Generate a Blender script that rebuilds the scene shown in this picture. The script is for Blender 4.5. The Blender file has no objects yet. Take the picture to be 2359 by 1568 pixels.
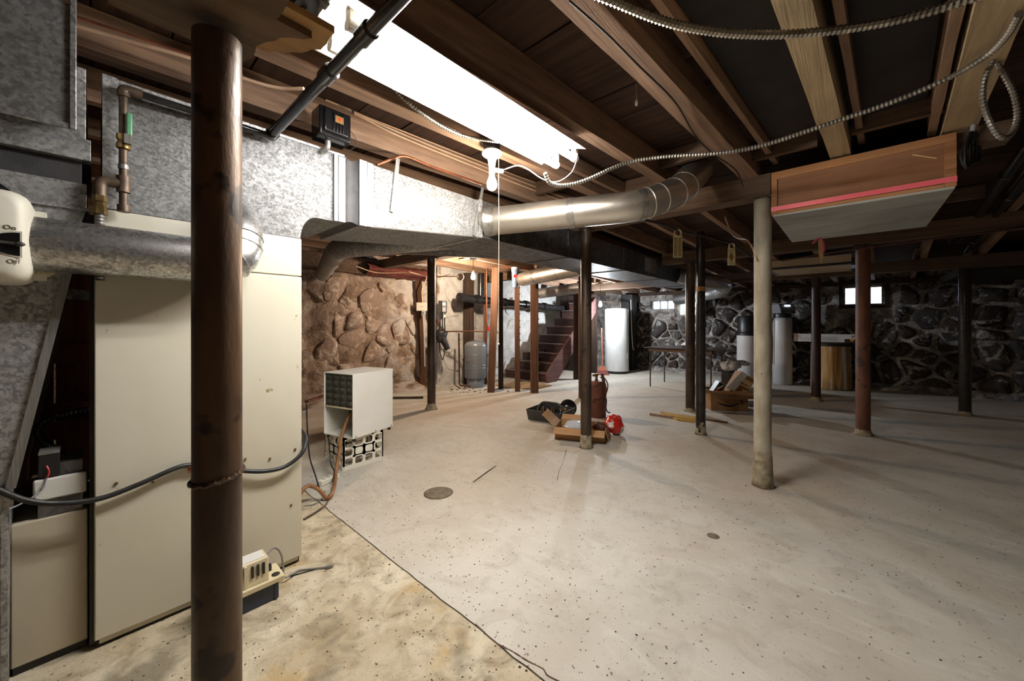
import bpy, bmesh, math, random
from mathutils import Vector, Matrix, noise
random.seed(11)
S = bpy.context.scene
COL = S.collection
PI = math.pi

# ---------------------------------------------------------------- camera, world, exposure
F_PX, CX, HY, CAM_H, YAW = 870.0, 1180.0, 745.0, 1.2, math.radians(42.1)
cam_d = bpy.data.cameras.new('camera')
cam = bpy.data.objects.new('camera', cam_d)
COL.objects.link(cam)
cam.location = (0, 0, CAM_H)
cam.rotation_euler = (PI/2, 0, YAW - PI/2)
cam_d.sensor_width = 36.0
cam_d.lens = F_PX/2359*36
cam_d.shift_x = (1179.5 - CX)/2359
cam_d.shift_y = (HY - 784)/2359
cam_d.clip_start = 0.02
S.camera = cam
S.view_settings.view_transform = 'Standard'
S.view_settings.look = 'None'
S.view_settings.gamma = 1.0
S.view_settings.exposure = 0.98
S.view_settings.use_curve_mapping = False
S.cycles.use_denoising = True
S.cycles.caustics_reflective = False
S.cycles.caustics_refractive = False
S.cycles.glossy_bounces = 3
S.cycles.light_sampling_threshold = 0.03
S.cycles.max_bounces = 5
S.cycles.diffuse_bounces = 4
S.cycles.adaptive_threshold = 0.03
S.cycles.sample_clamp_indirect = 6.0
world = bpy.data.worlds.new('sky')
S.world = world
world.use_nodes = True
world.node_tree.nodes['Background'].inputs[0].default_value = (0.80, 0.89, 1.0, 1)
world.node_tree.nodes['Background'].inputs[1].default_value = 2.2
TUBE_POWER = 62.0      # fluorescent tubes
BULB_POWER = {1: 260.0, 2: 1000.0, 3: 1300.0}

# ---------------------------------------------------------------- where a photographed point stands
_F = Vector((math.cos(YAW), math.sin(YAW), 0)); _R = Vector((math.sin(YAW), -math.cos(YAW), 0)); _U = Vector((0, 0, 1))
_C = Vector((0, 0, CAM_H))
def ray(px, py): return _F + _R*((px-CX)/F_PX) + _U*((HY-py)/F_PX)
def fz(px, py, z=0.0):
    r = ray(px, py); return _C + r*((z-CAM_H)/r.z)
def fx(px, py, X):
    r = ray(px, py); return _C + r*(X/r.x)
def fy(px, py, Y):
    r = ray(px, py); return _C + r*(Y/r.y)
def fd(px, py, d): return _C + ray(px, py)*d

def lerp(a, b, t): return a + (b-a)*t
def zj(x):        # underside of the joists: the old floor sags towards the far wall
    t = [(-3, 2.28), (3.3, 2.28), (5.5, 2.19), (7.6, 2.08), (10.5, 1.96)]
    for (a, za), (b, zb) in zip(t, t[1:]):
        if x <= b: return lerp(za, zb, (x-a)/(b-a))
    return 1.96

# ---------------------------------------------------------------- mesh helpers
WM = {}
class MB:
    def __init__(s): s.v = []; s.f = []
    def add(s, vs, fs):
        b = len(s.v); s.v += [Vector(v) for v in vs]; s.f += [tuple(i+b for i in f) for f in fs]; return s
    def box(s, x0, y0, z0, x1, y1, z1, M=None):
        vs = [Vector(p) for p in ((x0,y0,z0),(x1,y0,z0),(x1,y1,z0),(x0,y1,z0),(x0,y0,z1),(x1,y0,z1),(x1,y1,z1),(x0,y1,z1))]
        if M: vs = [M @ v for v in vs]
        return s.add(vs, [(0,3,2,1),(4,5,6,7),(0,1,5,4),(1,2,6,5),(2,3,7,6),(3,0,4,7)])
    def bar(s, p0, p1, w, h, up=(0,0,1)):          # rectangular bar between two points
        p0, p1 = Vector(p0), Vector(p1); t = (p1-p0).normalized(); u = Vector(up)
        sd = t.cross(u)
        if sd.length < 1e-4: sd = t.cross(Vector((1,0,0)))
        sd.normalize(); u = sd.cross(t).normalized()
        vs = [p + sd*a*w/2 + u*b*h/2 for p in (p0, p1) for a, b in ((-1,-1),(1,-1),(1,1),(-1,1))]
        return s.add(vs, [(0,1,2,3),(7,6,5,4),(0,4,5,1),(1,5,6,2),(2,6,7,3),(3,7,4,0)])
    def tube(s, path, r, n=10, caps=True, closed=False):
        P = [Vector(p) for p in path]; m = len(P)
        rs = r if isinstance(r, (list, tuple)) else [r]*m
        T = []
        for i in range(m):
            if closed: t = P[(i+1) % m]-P[i-1]
            else: t = P[min(i+1, m-1)]-P[max(i-1, 0)]
            T.append(t.normalized() if t.length > 1e-9 else Vector((0,0,1)))
        a = Vector((0,0,1)) if abs(T[0].z) < .9 else Vector((1,0,0))
        u = T[0].cross(a).normalized(); vs = []; fs = []
        for i in range(m):
            u = (u - T[i]*u.dot(T[i])).normalized(); w = T[i].cross(u)
            for k in range(n):
                q = 2*PI*k/n; vs.append(P[i] + (u*math.cos(q)+w*math.sin(q))*rs[i])
        for i in range(m if closed else m-1):
            j = (i+1) % m
            for k in range(n):
                fs.append((i*n+k, i*n+(k+1) % n, j*n+(k+1) % n, j*n+k))
        if caps and not closed:
            fs.append(tuple(range(n))[::-1]); fs.append(tuple((m-1)*n+k for k in range(n)))
        return s.add(vs, fs)
    def lathe(s, prof, c=(0,0,0), n=24, M=None):   # profile of (radius, height)
        c = Vector(c); vs = []; fs = []
        for r, z in prof:
            for k in range(n):
                q = 2*PI*k/n; vs.append(Vector((r*math.cos(q), r*math.sin(q), z)))
        if M: vs = [M @ v for v in vs]
        vs = [v+c for v in vs]
        for i in range(len(prof)-1):
            for k in range(n): fs.append((i*n+k, i*n+(k+1) % n, (i+1)*n+(k+1) % n, (i+1)*n+k))
        if prof[0][0] > 1e-5: fs.append(tuple(range(n))[::-1])
        if prof[-1][0] > 1e-5: fs.append(tuple((len(prof)-1)*n+k for k in range(n)))
        return s.add(vs, fs)
    def prism(s, poly, ext):
        n = len(poly); P = [Vector(p) for p in poly]; e = Vector(ext)
        return s.add(P + [p+e for p in P], [tuple(range(n))[::-1], tuple(range(n, 2*n))] + [(i, (i+1) % n, n+(i+1) % n, n+i) for i in range(n)])
    def ball(s, c, r, n=12, m=8, sc=(1,1,1), M=None):
        prof = [(max(math.sin(PI*i/m)*r, 1e-6), -math.cos(PI*i/m)*r) for i in range(m+1)]
        D = Matrix.Diagonal((*sc, 1)); D = (M @ D) if M else D
        return s.lathe(prof, c, n, D)
    def grid(s, fn, nu, nv, skip=None):            # fn(i, j) -> point
        b = len(s.v)
        s.v += [Vector(fn(i, j)) for j in range(nv+1) for i in range(nu+1)]
        for j in range(nv):
            for i in range(nu):
                if skip and skip(i, j): continue
                a = b + j*(nu+1)+i; s.f.append((a, a+1, a+nu+2, a+nu+1))
        return s
    def mesh(s, name, M=None, smooth=True, recalc=True, ang=38):
        me = bpy.data.meshes.new(name)
        vs = [(M @ v) for v in s.v] if M else s.v
        me.from_pydata([tuple(v) for v in vs], [], s.f)
        bm = bmesh.new(); bm.from_mesh(me)
        bmesh.ops.remove_doubles(bm, verts=bm.verts, dist=1e-6)
        if recalc: bmesh.ops.recalc_face_normals(bm, faces=bm.faces)
        bm.to_mesh(me); bm.free()
        if smooth and me.polygons:
            me.polygons.foreach_set('use_smooth', [True]*len(me.polygons))
            me.set_sharp_from_angle(angle=math.radians(ang))
        me.update()
        return me
    def top(s, name, mat, label, cat, group=None, smooth=True, bev=0, kind=None, ang=38):
        xs = [v.x for v in s.v]; ys = [v.y for v in s.v]; zs = [v.z for v in s.v]
        o = Vector(((min(xs)+max(xs))/2, (min(ys)+max(ys))/2, min(zs)))
        me = s.mesh(name, Matrix.Translation(-o), smooth, ang=ang)
        ob = bpy.data.objects.new(name, me); COL.objects.link(ob); ob.location = o
        me.materials.append(mat); WM[ob.name] = Matrix.Translation(o)
        tag(ob, label, cat, group, kind); bevel(ob, bev)
        return ob
    def part(s, name, mat, parent, label=None, smooth=True, bev=0, kind=None, ang=38):
        W = WM[parent.name]
        me = s.mesh(name, W.inverted(), smooth, ang=ang)
        ob = bpy.data.objects.new(name, me); COL.objects.link(ob); ob.parent = parent
        me.materials.append(mat); WM[ob.name] = W
        if label: ob['label'] = label
        if kind: ob['kind'] = kind
        bevel(ob, bev)
        return ob
def bevel(ob, w, seg=2):
    if w:
        m = ob.modifiers.new('bevel', 'BEVEL'); m.width = w; m.segments = seg; m.limit_method = 'ANGLE'; m.angle_limit = math.radians(35)
def tag(o, label=None, cat=None, group=None, kind=None):
    if label: o['label'] = label
    if cat: o['category'] = cat
    if group: o['group'] = group
    if kind: o['kind'] = kind
def thing(name, label, cat, loc=(0,0,0), rotz=0.0, group=None):
    o = bpy.data.objects.new(name, None); COL.objects.link(o)
    o.location = loc; o.rotation_euler = (0, 0, rotz); o.empty_display_size = .1
    WM[o.name] = Matrix.Translation(Vector(loc)) @ Matrix.Rotation(rotz, 4, 'Z')
    tag(o, label, cat, group); return o
def struct(name, mb, mat, smooth=True, ang=38):
    me = mb.mesh(name, None, smooth, ang=ang)
    ob = bpy.data.objects.new(name, me); COL.objects.link(ob); me.materials.append(mat)
    WM[ob.name] = Matrix.Identity(4); ob['kind'] = 'structure'; return ob
def place(me, name, parent, M):                    # another object on shared mesh data, M in the parent's space
    ob = bpy.data.objects.new(name, me); COL.objects.link(ob); ob.parent = parent; ob.matrix_local = M; return ob
def text(name, body, size, M, mat, parent, ext=.0006):
    cu = bpy.data.curves.new(name, 'FONT'); cu.body = body; cu.size = size; cu.extrude = ext; cu.align_x = 'CENTER'; cu.align_y = 'CENTER'
    cu.resolution_u = 3
    t = bpy.data.objects.new(name, cu); COL.objects.link(t)
    me = bpy.data.meshes.new_from_object(t.evaluated_get(bpy.context.evaluated_depsgraph_get()))
    bpy.data.objects.remove(t); bpy.data.curves.remove(cu)
    me.transform(WM[parent.name].inverted() @ M); me.materials.clear(); me.materials.append(mat)
    ob = bpy.data.objects.new(name, me); COL.objects.link(ob); ob.parent = parent; WM[ob.name] = WM[parent.name]
    return ob
def frame(o, x, y):      # matrix with origin o, x and y axes
    x = Vector(x).normalized(); y = Vector(y); y = (y - x*y.dot(x)).normalized(); z = x.cross(y)
    return Matrix(((x.x, y.x, z.x, o[0]), (x.y, y.y, z.y, o[1]), (x.z, y.z, z.z, o[2]), (0, 0, 0, 1)))
def spline(pts, k=8):    # Catmull-Rom through points
    P = [Vector(p) for p in pts]; P = [P[0]*2-P[1]] + P + [P[-1]*2-P[-2]]; out = []
    for i in range(1, len(P)-2):
        a, b, c, d = P[i-1], P[i], P[i+1], P[i+2]
        for j in range(k):
            t = j/k
            out.append(.5*((2*b)+(c-a)*t+(2*a-5*b+4*c-d)*t*t+(3*b-a-3*c+d)*t**3))
    out.append(P[-2]); return out
def fillet(pts, r, k=6):   # polyline with rounded corners
    P = [Vector(p) for p in pts]; out = [P[0]]
    for i in range(1, len(P)-1):
        a = (P[i-1]-P[i]); b = (P[i+1]-P[i]); d = min(r, a.length*.49, b.length*.49)
        p0 = P[i]+a.normalized()*d; p1 = P[i]+b.normalized()*d
        for j in range(k+1):
            t = j/k; out.append(p0*(1-t)**2 + P[i]*2*t*(1-t) + p1*t*t)
    out.append(P[-1]); return out
def resample(pts, step):
    P = [Vector(p) for p in pts]; out = [P[0]]; acc = 0
    for a, b in zip(P, P[1:]):
        L = (b-a).length
        while L > 1e-9 and acc + L >= step:
            a = a + (b-a)*((step-acc)/L); L = (b-a).length; out.append(a); acc = 0
        acc += L
    return out

# ---------------------------------------------------------------- materials
def C(r, g, b):
    f = lambda c: c/12.92 if c <= .04045 else ((c+.055)/1.055)**2.4
    return (f(r/255), f(g/255), f(b/255), 1)
class NT:
    def __init__(s, name):
        s.m = bpy.data.materials.new(name); s.m.use_nodes = True; s.t = s.m.node_tree; s.b = s.t.nodes['Principled BSDF']
        s.co = s.t.nodes.new('ShaderNodeTexCoord').outputs['Object']
    def n(s, typ, **kw):
        x = s.t.nodes.new(typ)
        for k, v in kw.items(): setattr(x, k, v)
        return x
    def l(s, a, b): s.t.links.new(a, b)
    def map(s, sc, loc=(0,0,0), rot=(0,0,0)):
        m = s.n('ShaderNodeMapping'); s.l(s.co, m.inputs['Vector']); m.inputs['Scale'].default_value = sc; m.inputs['Location'].default_value = loc; m.inputs['Rotation'].default_value = rot
        return m.outputs[0]
    def noise(s, scale, sc=(1,1,1), detail=4, rough=.55, loc=(0,0,0), dist=0):
        x = s.n('ShaderNodeTexNoise'); s.l(s.map(sc, loc), x.inputs['Vector']); x.inputs['Scale'].default_value = scale
        x.inputs['Detail'].default_value = min(detail, 4); x.inputs['Roughness'].default_value = rough; x.inputs['Distortion'].default_value = dist
        return x.outputs['Fac']
    def vor(s, scale, sc=(1,1,1), feature='F1', out='Color'):
        x = s.n('ShaderNodeTexVoronoi', feature=feature); s.l(s.map(sc), x.inputs['Vector']); x.inputs['Scale'].default_value = scale
        return x.outputs[out]
    def ramp(s, fac, stops):
        x = s.n('ShaderNodeValToRGB'); s.l(fac, x.inputs[0]); e = x.color_ramp.elements
        while len(e) < len(stops): e.new(.5)
        for i, (p, c) in enumerate(stops):
            e[i].position = p; e[i].color = c if isinstance(c, tuple) else (c, c, c, 1)
        return x.outputs[0]
    def mix(s, fac, a, b, mode='MIX'):
        x = s.n('ShaderNodeMix', data_type='RGBA', blend_type=mode)
        for sock, v in ((x.inputs[0], fac), (x.inputs[6], a), (x.inputs[7], b)):
            if isinstance(v, (int, float, tuple)): sock.default_value = v
            else: s.l(v, sock)
        return x.outputs[2]
    def math(s, op, a, b=0.0):
        x = s.n('ShaderNodeMath', operation=op)
        for sock, v in ((x.inputs[0], a), (x.inputs[1], b)):
            if isinstance(v, (int, float)): sock.default_value = v
            else: s.l(v, sock)
        return x.outputs[0]
    def sep(s, ax):
        x = s.n('ShaderNodeSeparateXYZ'); s.l(s.co, x.inputs[0]); return x.outputs[ax]
    def rnd(s): return s.n('ShaderNodeObjectInfo').outputs['Random']
    def bump(s, h, strength=.3, dist=.01):
        x = s.n('ShaderNodeBump'); s.l(h, x.inputs['Height']); x.inputs['Strength'].default_value = strength; x.inputs['Distance'].default_value = dist
        s.l(x.outputs[0], s.b.inputs['Normal'])
    def base(s, c):
        if isinstance(c, tuple): s.b.inputs['Base Color'].default_value = c
        else: s.l(c, s.b.inputs['Base Color'])
    def rough(s, r):
        if isinstance(r, (int, float)): s.b.inputs['Roughness'].default_value = r
        else: s.l(r, s.b.inputs['Roughness'])
    def metal(s, m): s.b.inputs['Metallic'].default_value = m
def plain(name, c1, c2=None, scale=9, sc=(1,1,1), rough=.55, metal=0, bump=0, bscale=60, lo=.35, hi=.65, detail=5, spec=None, c3=None, s3=40, t3=.68, bd=.004):
    t = NT(name); col = c1
    if c2: col = t.ramp(t.noise(scale, sc, detail), [(lo, c1), (hi, c2)])
    if c3: col = t.mix(t.ramp(t.noise(s3, (1,1,1), 3, loc=(3,7,1)), [(t3, 0.0), (t3+.06, 1.0)]), col, c3)
    t.base(col); t.rough(rough); t.metal(metal)
    if bump: t.bump(t.noise(bscale, sc, 4), bump, bd)
    if spec is not None: t.b.inputs['Specular IOR Level'].default_value = spec
    return t.m
def wood(name, dark, light, axis='x', scale=3.2, rough=.8, bump=.35, tone=0.0):
    st = {'x': (.35, 9, 9), 'y': (9, .35, 9), 'z': (9, 9, .35)}[axis]
    t = NT(name)
    g = t.noise(scale, st, 6, .62, dist=.4); big = t.noise(1.3, (1,1,1), 3)
    col = t.ramp(g, [(.28, dark), (.72, light)])
    col = t.mix(t.ramp(big, [(.38, 0.0), (.7, .55)]), col, tuple(v*.55 for v in dark[:3])+(1,))
    if tone: col = t.mix(t.math('MULTIPLY', t.rnd(), tone), col, tuple(v*.4 for v in dark[:3])+(1,))
    t.base(col); t.rough(rough); t.bump(t.noise(scale*5, st, 5), bump, .004); t.b.inputs['Specular IOR Level'].default_value = .25
    return t.m
def galv(name, lo=.33, hi=.62, scale=55, rough=.42, metal=.9, tint=(1,1,1)):
    t = NT(name)
    v = t.vor(scale, (1,1,1.0)); g = t.n('ShaderNodeSeparateColor'); t.l(v, g.inputs[0])
    fine = t.noise(34, (1,1,1), 7, .72, dist=1.6)
    mixf = t.math('ADD', t.math('MULTIPLY', g.outputs[0], .26), t.math('MULTIPLY', fine, .84))
    a = tuple(lo*x for x in tint)+(1,); b = tuple(hi*x for x in tint)+(1,)
    col = t.ramp(mixf, [(.40, a), (.70, b)])
    col = t.mix(t.ramp(t.noise(1.6, (1,1,1), 4), [(.42, 0.0), (.75, .35)]), col, (lo*.6, lo*.58, lo*.55, 1))
    t.base(col); t.metal(metal); t.rough(t.ramp(mixf, [(.2, rough+.16), (.9, rough-.06)]))
    t.bump(g.outputs[1], .05, .002)
    return t.m
def emit(name, col, strength):
    t = NT(name); t.base((.9,.9,.9,1)); t.b.inputs['Emission Color'].default_value = col; t.b.inputs['Emission Strength'].default_value = strength
    return t.m
M = {}
M['joist'] = wood('old_joist_wood', C(122,97,80), C(186,151,124), 'x', tone=.25)
M['joist_pale'] = wood('pale_joist_wood', C(166,144,112), C(212,188,152), 'x', 2.6, tone=.2)
M['beam'] = wood('dark_beam_wood', C(86,69,57), C(136,110,90), 'y', tone=.3)
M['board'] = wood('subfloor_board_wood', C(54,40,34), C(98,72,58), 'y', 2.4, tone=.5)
M['post_wood'] = wood('upright_post_wood', C(76,52,40), C(126,90,68), 'z', 3, tone=.3)
M['dark_wood'] = wood('dark_upright_wood', C(40,30,24), C(78,60,48), 'z', 3)
M['box_wood'] = wood('reddish_box_wood', C(150,104,68), C(198,144,100), 'y', 2.6)
M['box_panel'] = wood('brown_panel_wood', C(124,86,62), C(168,122,90), 'y', 2.2, rough=.6)
M['grey_board'] = wood('grey_painted_board', C(150,152,148), C(196,196,190), 'y', 3.4, bump=.5)
M['plywood'] = wood('dark_plywood', C(80,62,48), C(128,102,78), 'x', 2.0, tone=.3)
M['ply_pale'] = wood('pale_plywood', C(140,104,62), C(186,146,98), 'x', 2.4)
M['stair'] = wood('maroon_stair_wood', C(58,40,38), C(88,62,58), 'y', 2.5, rough=.5)
M['stringer'] = wood('pale_maroon_stringer', C(92,62,60), C(128,94,90), 'x', 2.5, rough=.5)  # paler maroon than the risers
M['tread'] = wood('worn_lit_tread_wood', C(84,62,58), C(132,112,104), 'y', 2.5, rough=.5)  # worn wood, made paler to carry the light on the tread edges
M['partition'] = wood('red_brown_plank', C(66,34,24), C(110,62,44), 'z', 2.5, tone=.4)
M['paper'] = plain('black_building_paper', C(24,22,23), C(36,33,33), 5, rough=.85)
M['galv'] = galv('galvanized_sheet', .12, .30, 110, .56, .4)
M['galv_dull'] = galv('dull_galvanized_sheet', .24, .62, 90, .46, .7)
M['galv_shaded'] = galv('shaded_galvanized_sheet', .10, .2, 22, .42, .75)  # darker copy of the sheet metal: the trunk's shade put into its grey
M['galv_pipe'] = galv('round_duct_sheet', .30, .80, 120, .28, .95)
M['duct_smooth'] = plain('smooth_duct_sheet', C(178,172,162), C(204,198,188), 3, rough=.34, metal=.9, bump=.04, bscale=8)
M['strip'] = plain('bright_cleat_metal', C(122,121,118), C(156,154,150), 12, (30,30,.6), rough=.45, metal=.6)
M['foil'] = plain('foil_tape', C(190,188,184), C(150,146,140), 25, rough=.3, metal=.9, bump=.4, bscale=40)
M['cream'] = plain('cream_enamel', C(216,211,194), C(208,200,178), 1.6, (1,1,.5), rough=.42, c3=C(150,134,96), s3=16, t3=.72)
M['tan_panel'] = plain('tan_enamel', C(200,190,168), C(190,178,154), 2, rough=.42)
M['black_gap'] = plain('black_iron', C(26,24,23), C(38,34,31), 14, rough=.5)
M['black'] = plain('black_rubber', C(24,24,26), None, rough=.5)
M['black_gloss'] = plain('black_enamel', C(22,22,23), None, rough=.18)
M['black_pipe'] = plain('black_iron_pipe', C(26,25,26), C(38,36,36), 12, rough=.22, bump=.15, bscale=50)
M['canvas'] = plain('black_canvas', C(44,43,44), C(62,61,62), 12, rough=.6, bump=.5, bscale=30)
M['rust_post'] = plain('rusted_post_iron', C(58,41,28), C(94,69,46), 6, (1,1,.35), rough=.42, metal=.25, bump=.4, bscale=70, c3=C(34,20,14), s3=7, t3=.56)
M['rust_dark'] = plain('dark_post_iron', C(52,40,32), C(82,66,52), 7, (1,1,.4), rough=.45, metal=.25, bump=.3, bscale=70, c3=C(38,28,24), s3=9, t3=.58)
M['rust_red'] = plain('red_brown_post_iron', C(84,48,32), C(116,72,48), 9, (1,1,.4), rough=.6, bump=.3, bscale=80, c3=C(52,28,22), s3=9, t3=.6)
M['maroon_post'] = plain('maroon_post_iron', C(44,24,22), C(66,38,34), 7, (1,1,.4), rough=.5, bump=.25, bscale=70)
M['tan_post'] = plain('limewashed_post', C(176,168,150), C(142,132,112), 8, (1,1,.5), rough=.7, bump=.3, bscale=60, c3=C(104,92,76), s3=26, t3=.68)
M['black_post'] = plain('black_post_iron', C(30,26,24), C(44,38,34), 8, rough=.25, bump=.1, bscale=60, c3=C(120,104,84), s3=38, t3=.74)
M['collar'] = plain('rough_cement', C(168,156,130), C(120,108,88), 18, rough=.9, bump=.8, bscale=60, bd=.008)
M['rust_tank'] = plain('rusted_red_cylinder', C(104,58,42), C(128,80,58), 7, rough=.6, bump=.3, c3=C(74,40,30), s3=9, t3=.58)
M['brass'] = plain('dull_brass', C(150,126,76), C(110,90,56), 30, rough=.35, metal=.8)
M['copper'] = plain('aged_copper', C(166,98,66), C(120,70,50), 16, rough=.4, metal=.6)
M['copper_dark'] = plain('dark_copper_pipe', C(100,60,42), C(72,46,36), 16, rough=.45, metal=.4)
M['iron_pipe'] = plain('weathered_gas_pipe', C(74,62,52), C(104,86,70), 22, rough=.5, metal=.4, bump=.2)
M['green'] = plain('green_plastic', C(96,160,120), None, rough=.4)
M['white_enamel'] = plain('white_enamel', C(232,230,222), C(222,218,208), 2, rough=.34)
M['outlet_white'] = plain('dimmed_white_plastic', C(150,146,138), None, rough=.5)  # white plastic greyed to offset the strong light of the bulb beside it
M['white_plastic'] = plain('white_plastic', C(226,222,208), None, rough=.42)
M['off_white'] = plain('ivory_plastic', C(222,210,178), C(206,190,150), 6, rough=.5)
M['white_tank'] = plain('white_tank_enamel', C(216,216,214), C(200,200,198), 3, rough=.3, c3=C(150,138,120), s3=8, t3=.74)
M['softener'] = plain('pale_resin_tank', C(196,194,196), C(186,182,182), 3, rough=.4)
M['grey_tank'] = plain('grey_pressure_tank_paint', C(118,124,132), C(108,114,122), 2, rough=.32)
M['grey_plastic'] = plain('grey_plastic', C(120,122,126), None, rough=.45)
M['light_grey'] = plain('light_grey_plastic', C(176,178,180), None, rough=.45)
M['dark_plastic'] = plain('charcoal_plastic', C(52,52,50), C(62,60,57), 20, rough=.5)
M['navy'] = plain('navy_plastic', C(38,44,62), None, rough=.4)
M['foam'] = plain('dark_filter_foam', C(74,72,60), C(54,52,44), 60, rough=.95, bump=.5, bscale=200)
M['cardboard'] = plain('brown_cardboard', C(182,142,98), C(170,130,88), 4, (1,1,8), rough=.8)
M['cardboard_dark'] = plain('shipping_cardboard', C(150,112,74), C(136,100,64), 4, rough=.8)
M['carton_white'] = plain('white_carton', C(208,206,206), C(196,194,194), 3, rough=.6)
M['bag_white'] = plain('white_film', C(226,226,228), C(206,206,212), 10, rough=.3, bump=.5, bscale=18)
M['bag_red'] = plain('red_plastic_film', C(196,40,32), C(226,214,206), 9, rough=.25, bump=.5, bscale=18, lo=.5, hi=.56)
M['blister'] = plain('clear_blister_pack', C(176,186,202), C(210,214,222), 20, rough=.15, bump=.5, bscale=30)
M['blue_grey'] = plain('blue_grey_plastic', C(110,128,152), None, rough=.4)
M['steel'] = plain('tool_steel', C(150,152,156), C(110,110,112), 30, rough=.3, metal=.9)
M['chrome'] = plain('chrome', C(200,200,200), None, rough=.16, metal=1)
M['red'] = plain('red_plastic', C(190,40,36), None, rough=.4)
M['pink'] = plain('pink_flagging_tape', C(240,100,112), C(246,128,134), 3, rough=.45)
M['yellow'] = plain('yellow_paint', C(206,164,62), C(180,140,54), 14, rough=.55)
M['beige_card'] = plain('beige_plastic', C(206,196,150), None, rough=.5)
M['tape_tan'] = plain('tan_masking_tape', C(184,140,80), None, rough=.6)
M['wire_cream'] = plain('cream_cable_jacket', C(220,186,156), C(196,160,132), 9, rough=.5)
M['wire_grey'] = plain('grey_cable_jacket', C(128,124,120), None, rough=.5)
M['wire_white'] = plain('white_cable_jacket', C(226,222,212), None, rough=.5)
M['string'] = plain('cream_string', C(216,206,176), None, rough=.8)
M['bx'] = plain('armoured_cable_steel', C(166,160,150), C(128,122,112), 14, rough=.36, metal=.75)
M['hose_brown'] = plain('brown_rubber_hose', C(150,104,62), C(120,80,48), 10, rough=.5)
M['insulation'] = plain('red_insulation_paper', C(112,52,42), C(74,36,30), 7, rough=.9, bump=.8, bscale=14, bd=.02)
M['broom'] = plain('salmon_broom', C(214,124,96), None, rough=.6)
M['bristle'] = plain('broom_bristle', C(176,108,100), C(150,88,84), 40, (30,30,1), rough=.8)
M['table_top'] = plain('dark_table_laminate', C(66,50,42), C(52,40,34), 8, rough=.3)
M['table_trim'] = plain('brown_table_apron', C(104,76,58), None, rough=.5)
M['porcelain'] = plain('white_porcelain', C(236,232,224), None, rough=.25)
M['shim'] = plain('pale_wood_shim', C(226,196,146), C(206,172,120), 5, (1,1,.4), rough=.7)
M['black_base'] = plain('black_lid_plastic', C(28,28,30), None, rough=.4)
M['register'] = plain('tan_register_enamel', C(120,112,98), None, rough=.5)
M['ink'] = plain('black_print', C(22,22,24), None, rough=.6)
M['ink_grey'] = plain('grey_print', C(120,116,120), None, rough=.6)
M['pencil'] = plain('grey_pencil', C(120,112,100), None, rough=.6)
M['drain'] = plain('stained_iron_cover', C(110,98,78), C(80,70,56), 22, rough=.7, bump=.4)
M['grit'] = plain('dark_grit', C(70,56,44), C(110,90,70), 30, rough=.9)
M['dust'] = plain('brown_debris', C(58,42,32), C(84,64,48), 30, rough=.9)
M['label_paper'] = plain('white_label', C(222,220,216), None, rough=.6)
M['ceiling_panel'] = plain('stained_white_panel', C(206,188,160), C(190,170,142), 4, rough=.6)
M['gold_emblem'] = plain('brass_nameplate', C(176,140,84), None, rough=.35, metal=.7)
M['orange'] = plain('orange_sticker', C(222,140,40), None, rough=.5)
M['tube'] = emit('lit_fluorescent_tube', (1.0, .98, .95, 1), TUBE_POWER)
M['bulb1'] = emit('lit_bulb_warm_white', (1.0, .86, .68, 1), BULB_POWER[1])
M['bulb2'] = emit('lit_bulb_warm', (1.0, .78, .57, 1), BULB_POWER[2])
M['bulb3'] = emit('lit_bulb_cool', (.86, .93, 1.0, 1), BULB_POWER[3])
M['display'] = emit('lit_display', (.8, .9, 1.0, 1), 2.0)

def mk_floor(name, old):
    t = NT(name)
    a, b = (C(204,199,188), C(179,172,159)) if not old else (C(216,206,182), C(176,160,132))
    big = t.noise(.9 if not old else 2.2, (1,1,1), 6, .6, dist=.6)
    col = t.ramp(big, [(.34, a), (.70, b)])
    mid = t.noise(5 if not old else 7, (1,1,1), 6, .65, dist=1.0)
    col = t.mix(t.ramp(mid, [(.5 if not old else .44, 0.0), (.72, .5 if not old else .85)]), col, C(154,146,132) if not old else C(132,114,88))
    if old:
        st = t.noise(3.1, (1,1,1), 5, .6, loc=(4,2,0))
        col = t.mix(t.ramp(st, [(.57, 0.0), (.68, .6)]), col, C(184,154,100))
        st = t.noise(4.3, (1,1,1), 5, .6, loc=(9,5,0))
        col = t.mix(t.ramp(st, [(.56, 0.0), (.68, .8)]), col, C(216,206,184))
        st = t.noise(2.3, (1,1,1), 4, .6, loc=(1,12,0))
        col = t.mix(t.ramp(st, [(.57, 0.0), (.66, .75)]), col, C(112,102,84))
    else:
        sw = t.noise(2.2, (3,1,1), 6, .7, loc=(2,8,0), dist=2.0)
        col = t.mix(t.ramp(sw, [(.53, 0.0), (.7, .45)]), col, C(214,210,200))
    if not old:
        col = t.mix(t.ramp(t.noise(.42, (1,1,1), 4, .6, loc=(1,3,0), dist=.8), [(.44, 0.0), (.66, .6)]), col, C(172,150,126))
    sp = t.noise(46, (1,1,1), 2, .5, loc=(5,1,0))
    col = t.mix(t.ramp(sp, [(.66, 0.0), (.72, .85)]), col, C(92,78,62))
    sp2 = t.noise(130, (1,1,1), 2, .5)
    col = t.mix(t.ramp(sp2, [(.64, 0.0), (.74, .5)]), col, C(104,90,72))
    t.base(col); t.rough(.62 if not old else .75); t.b.inputs['Specular IOR Level'].default_value = .3
    h = t.math('ADD', t.math('MULTIPLY', mid, .7), t.math('MULTIPLY', t.noise(60, (1,1,1), 5, .7), .35 if not old else .9))
    t.bump(h, .25 if not old else .6, .01)
    return t.m
M['slab'] = mk_floor('pale_concrete_slab', False)
M['slab_old'] = mk_floor('stained_old_concrete', True)
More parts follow.
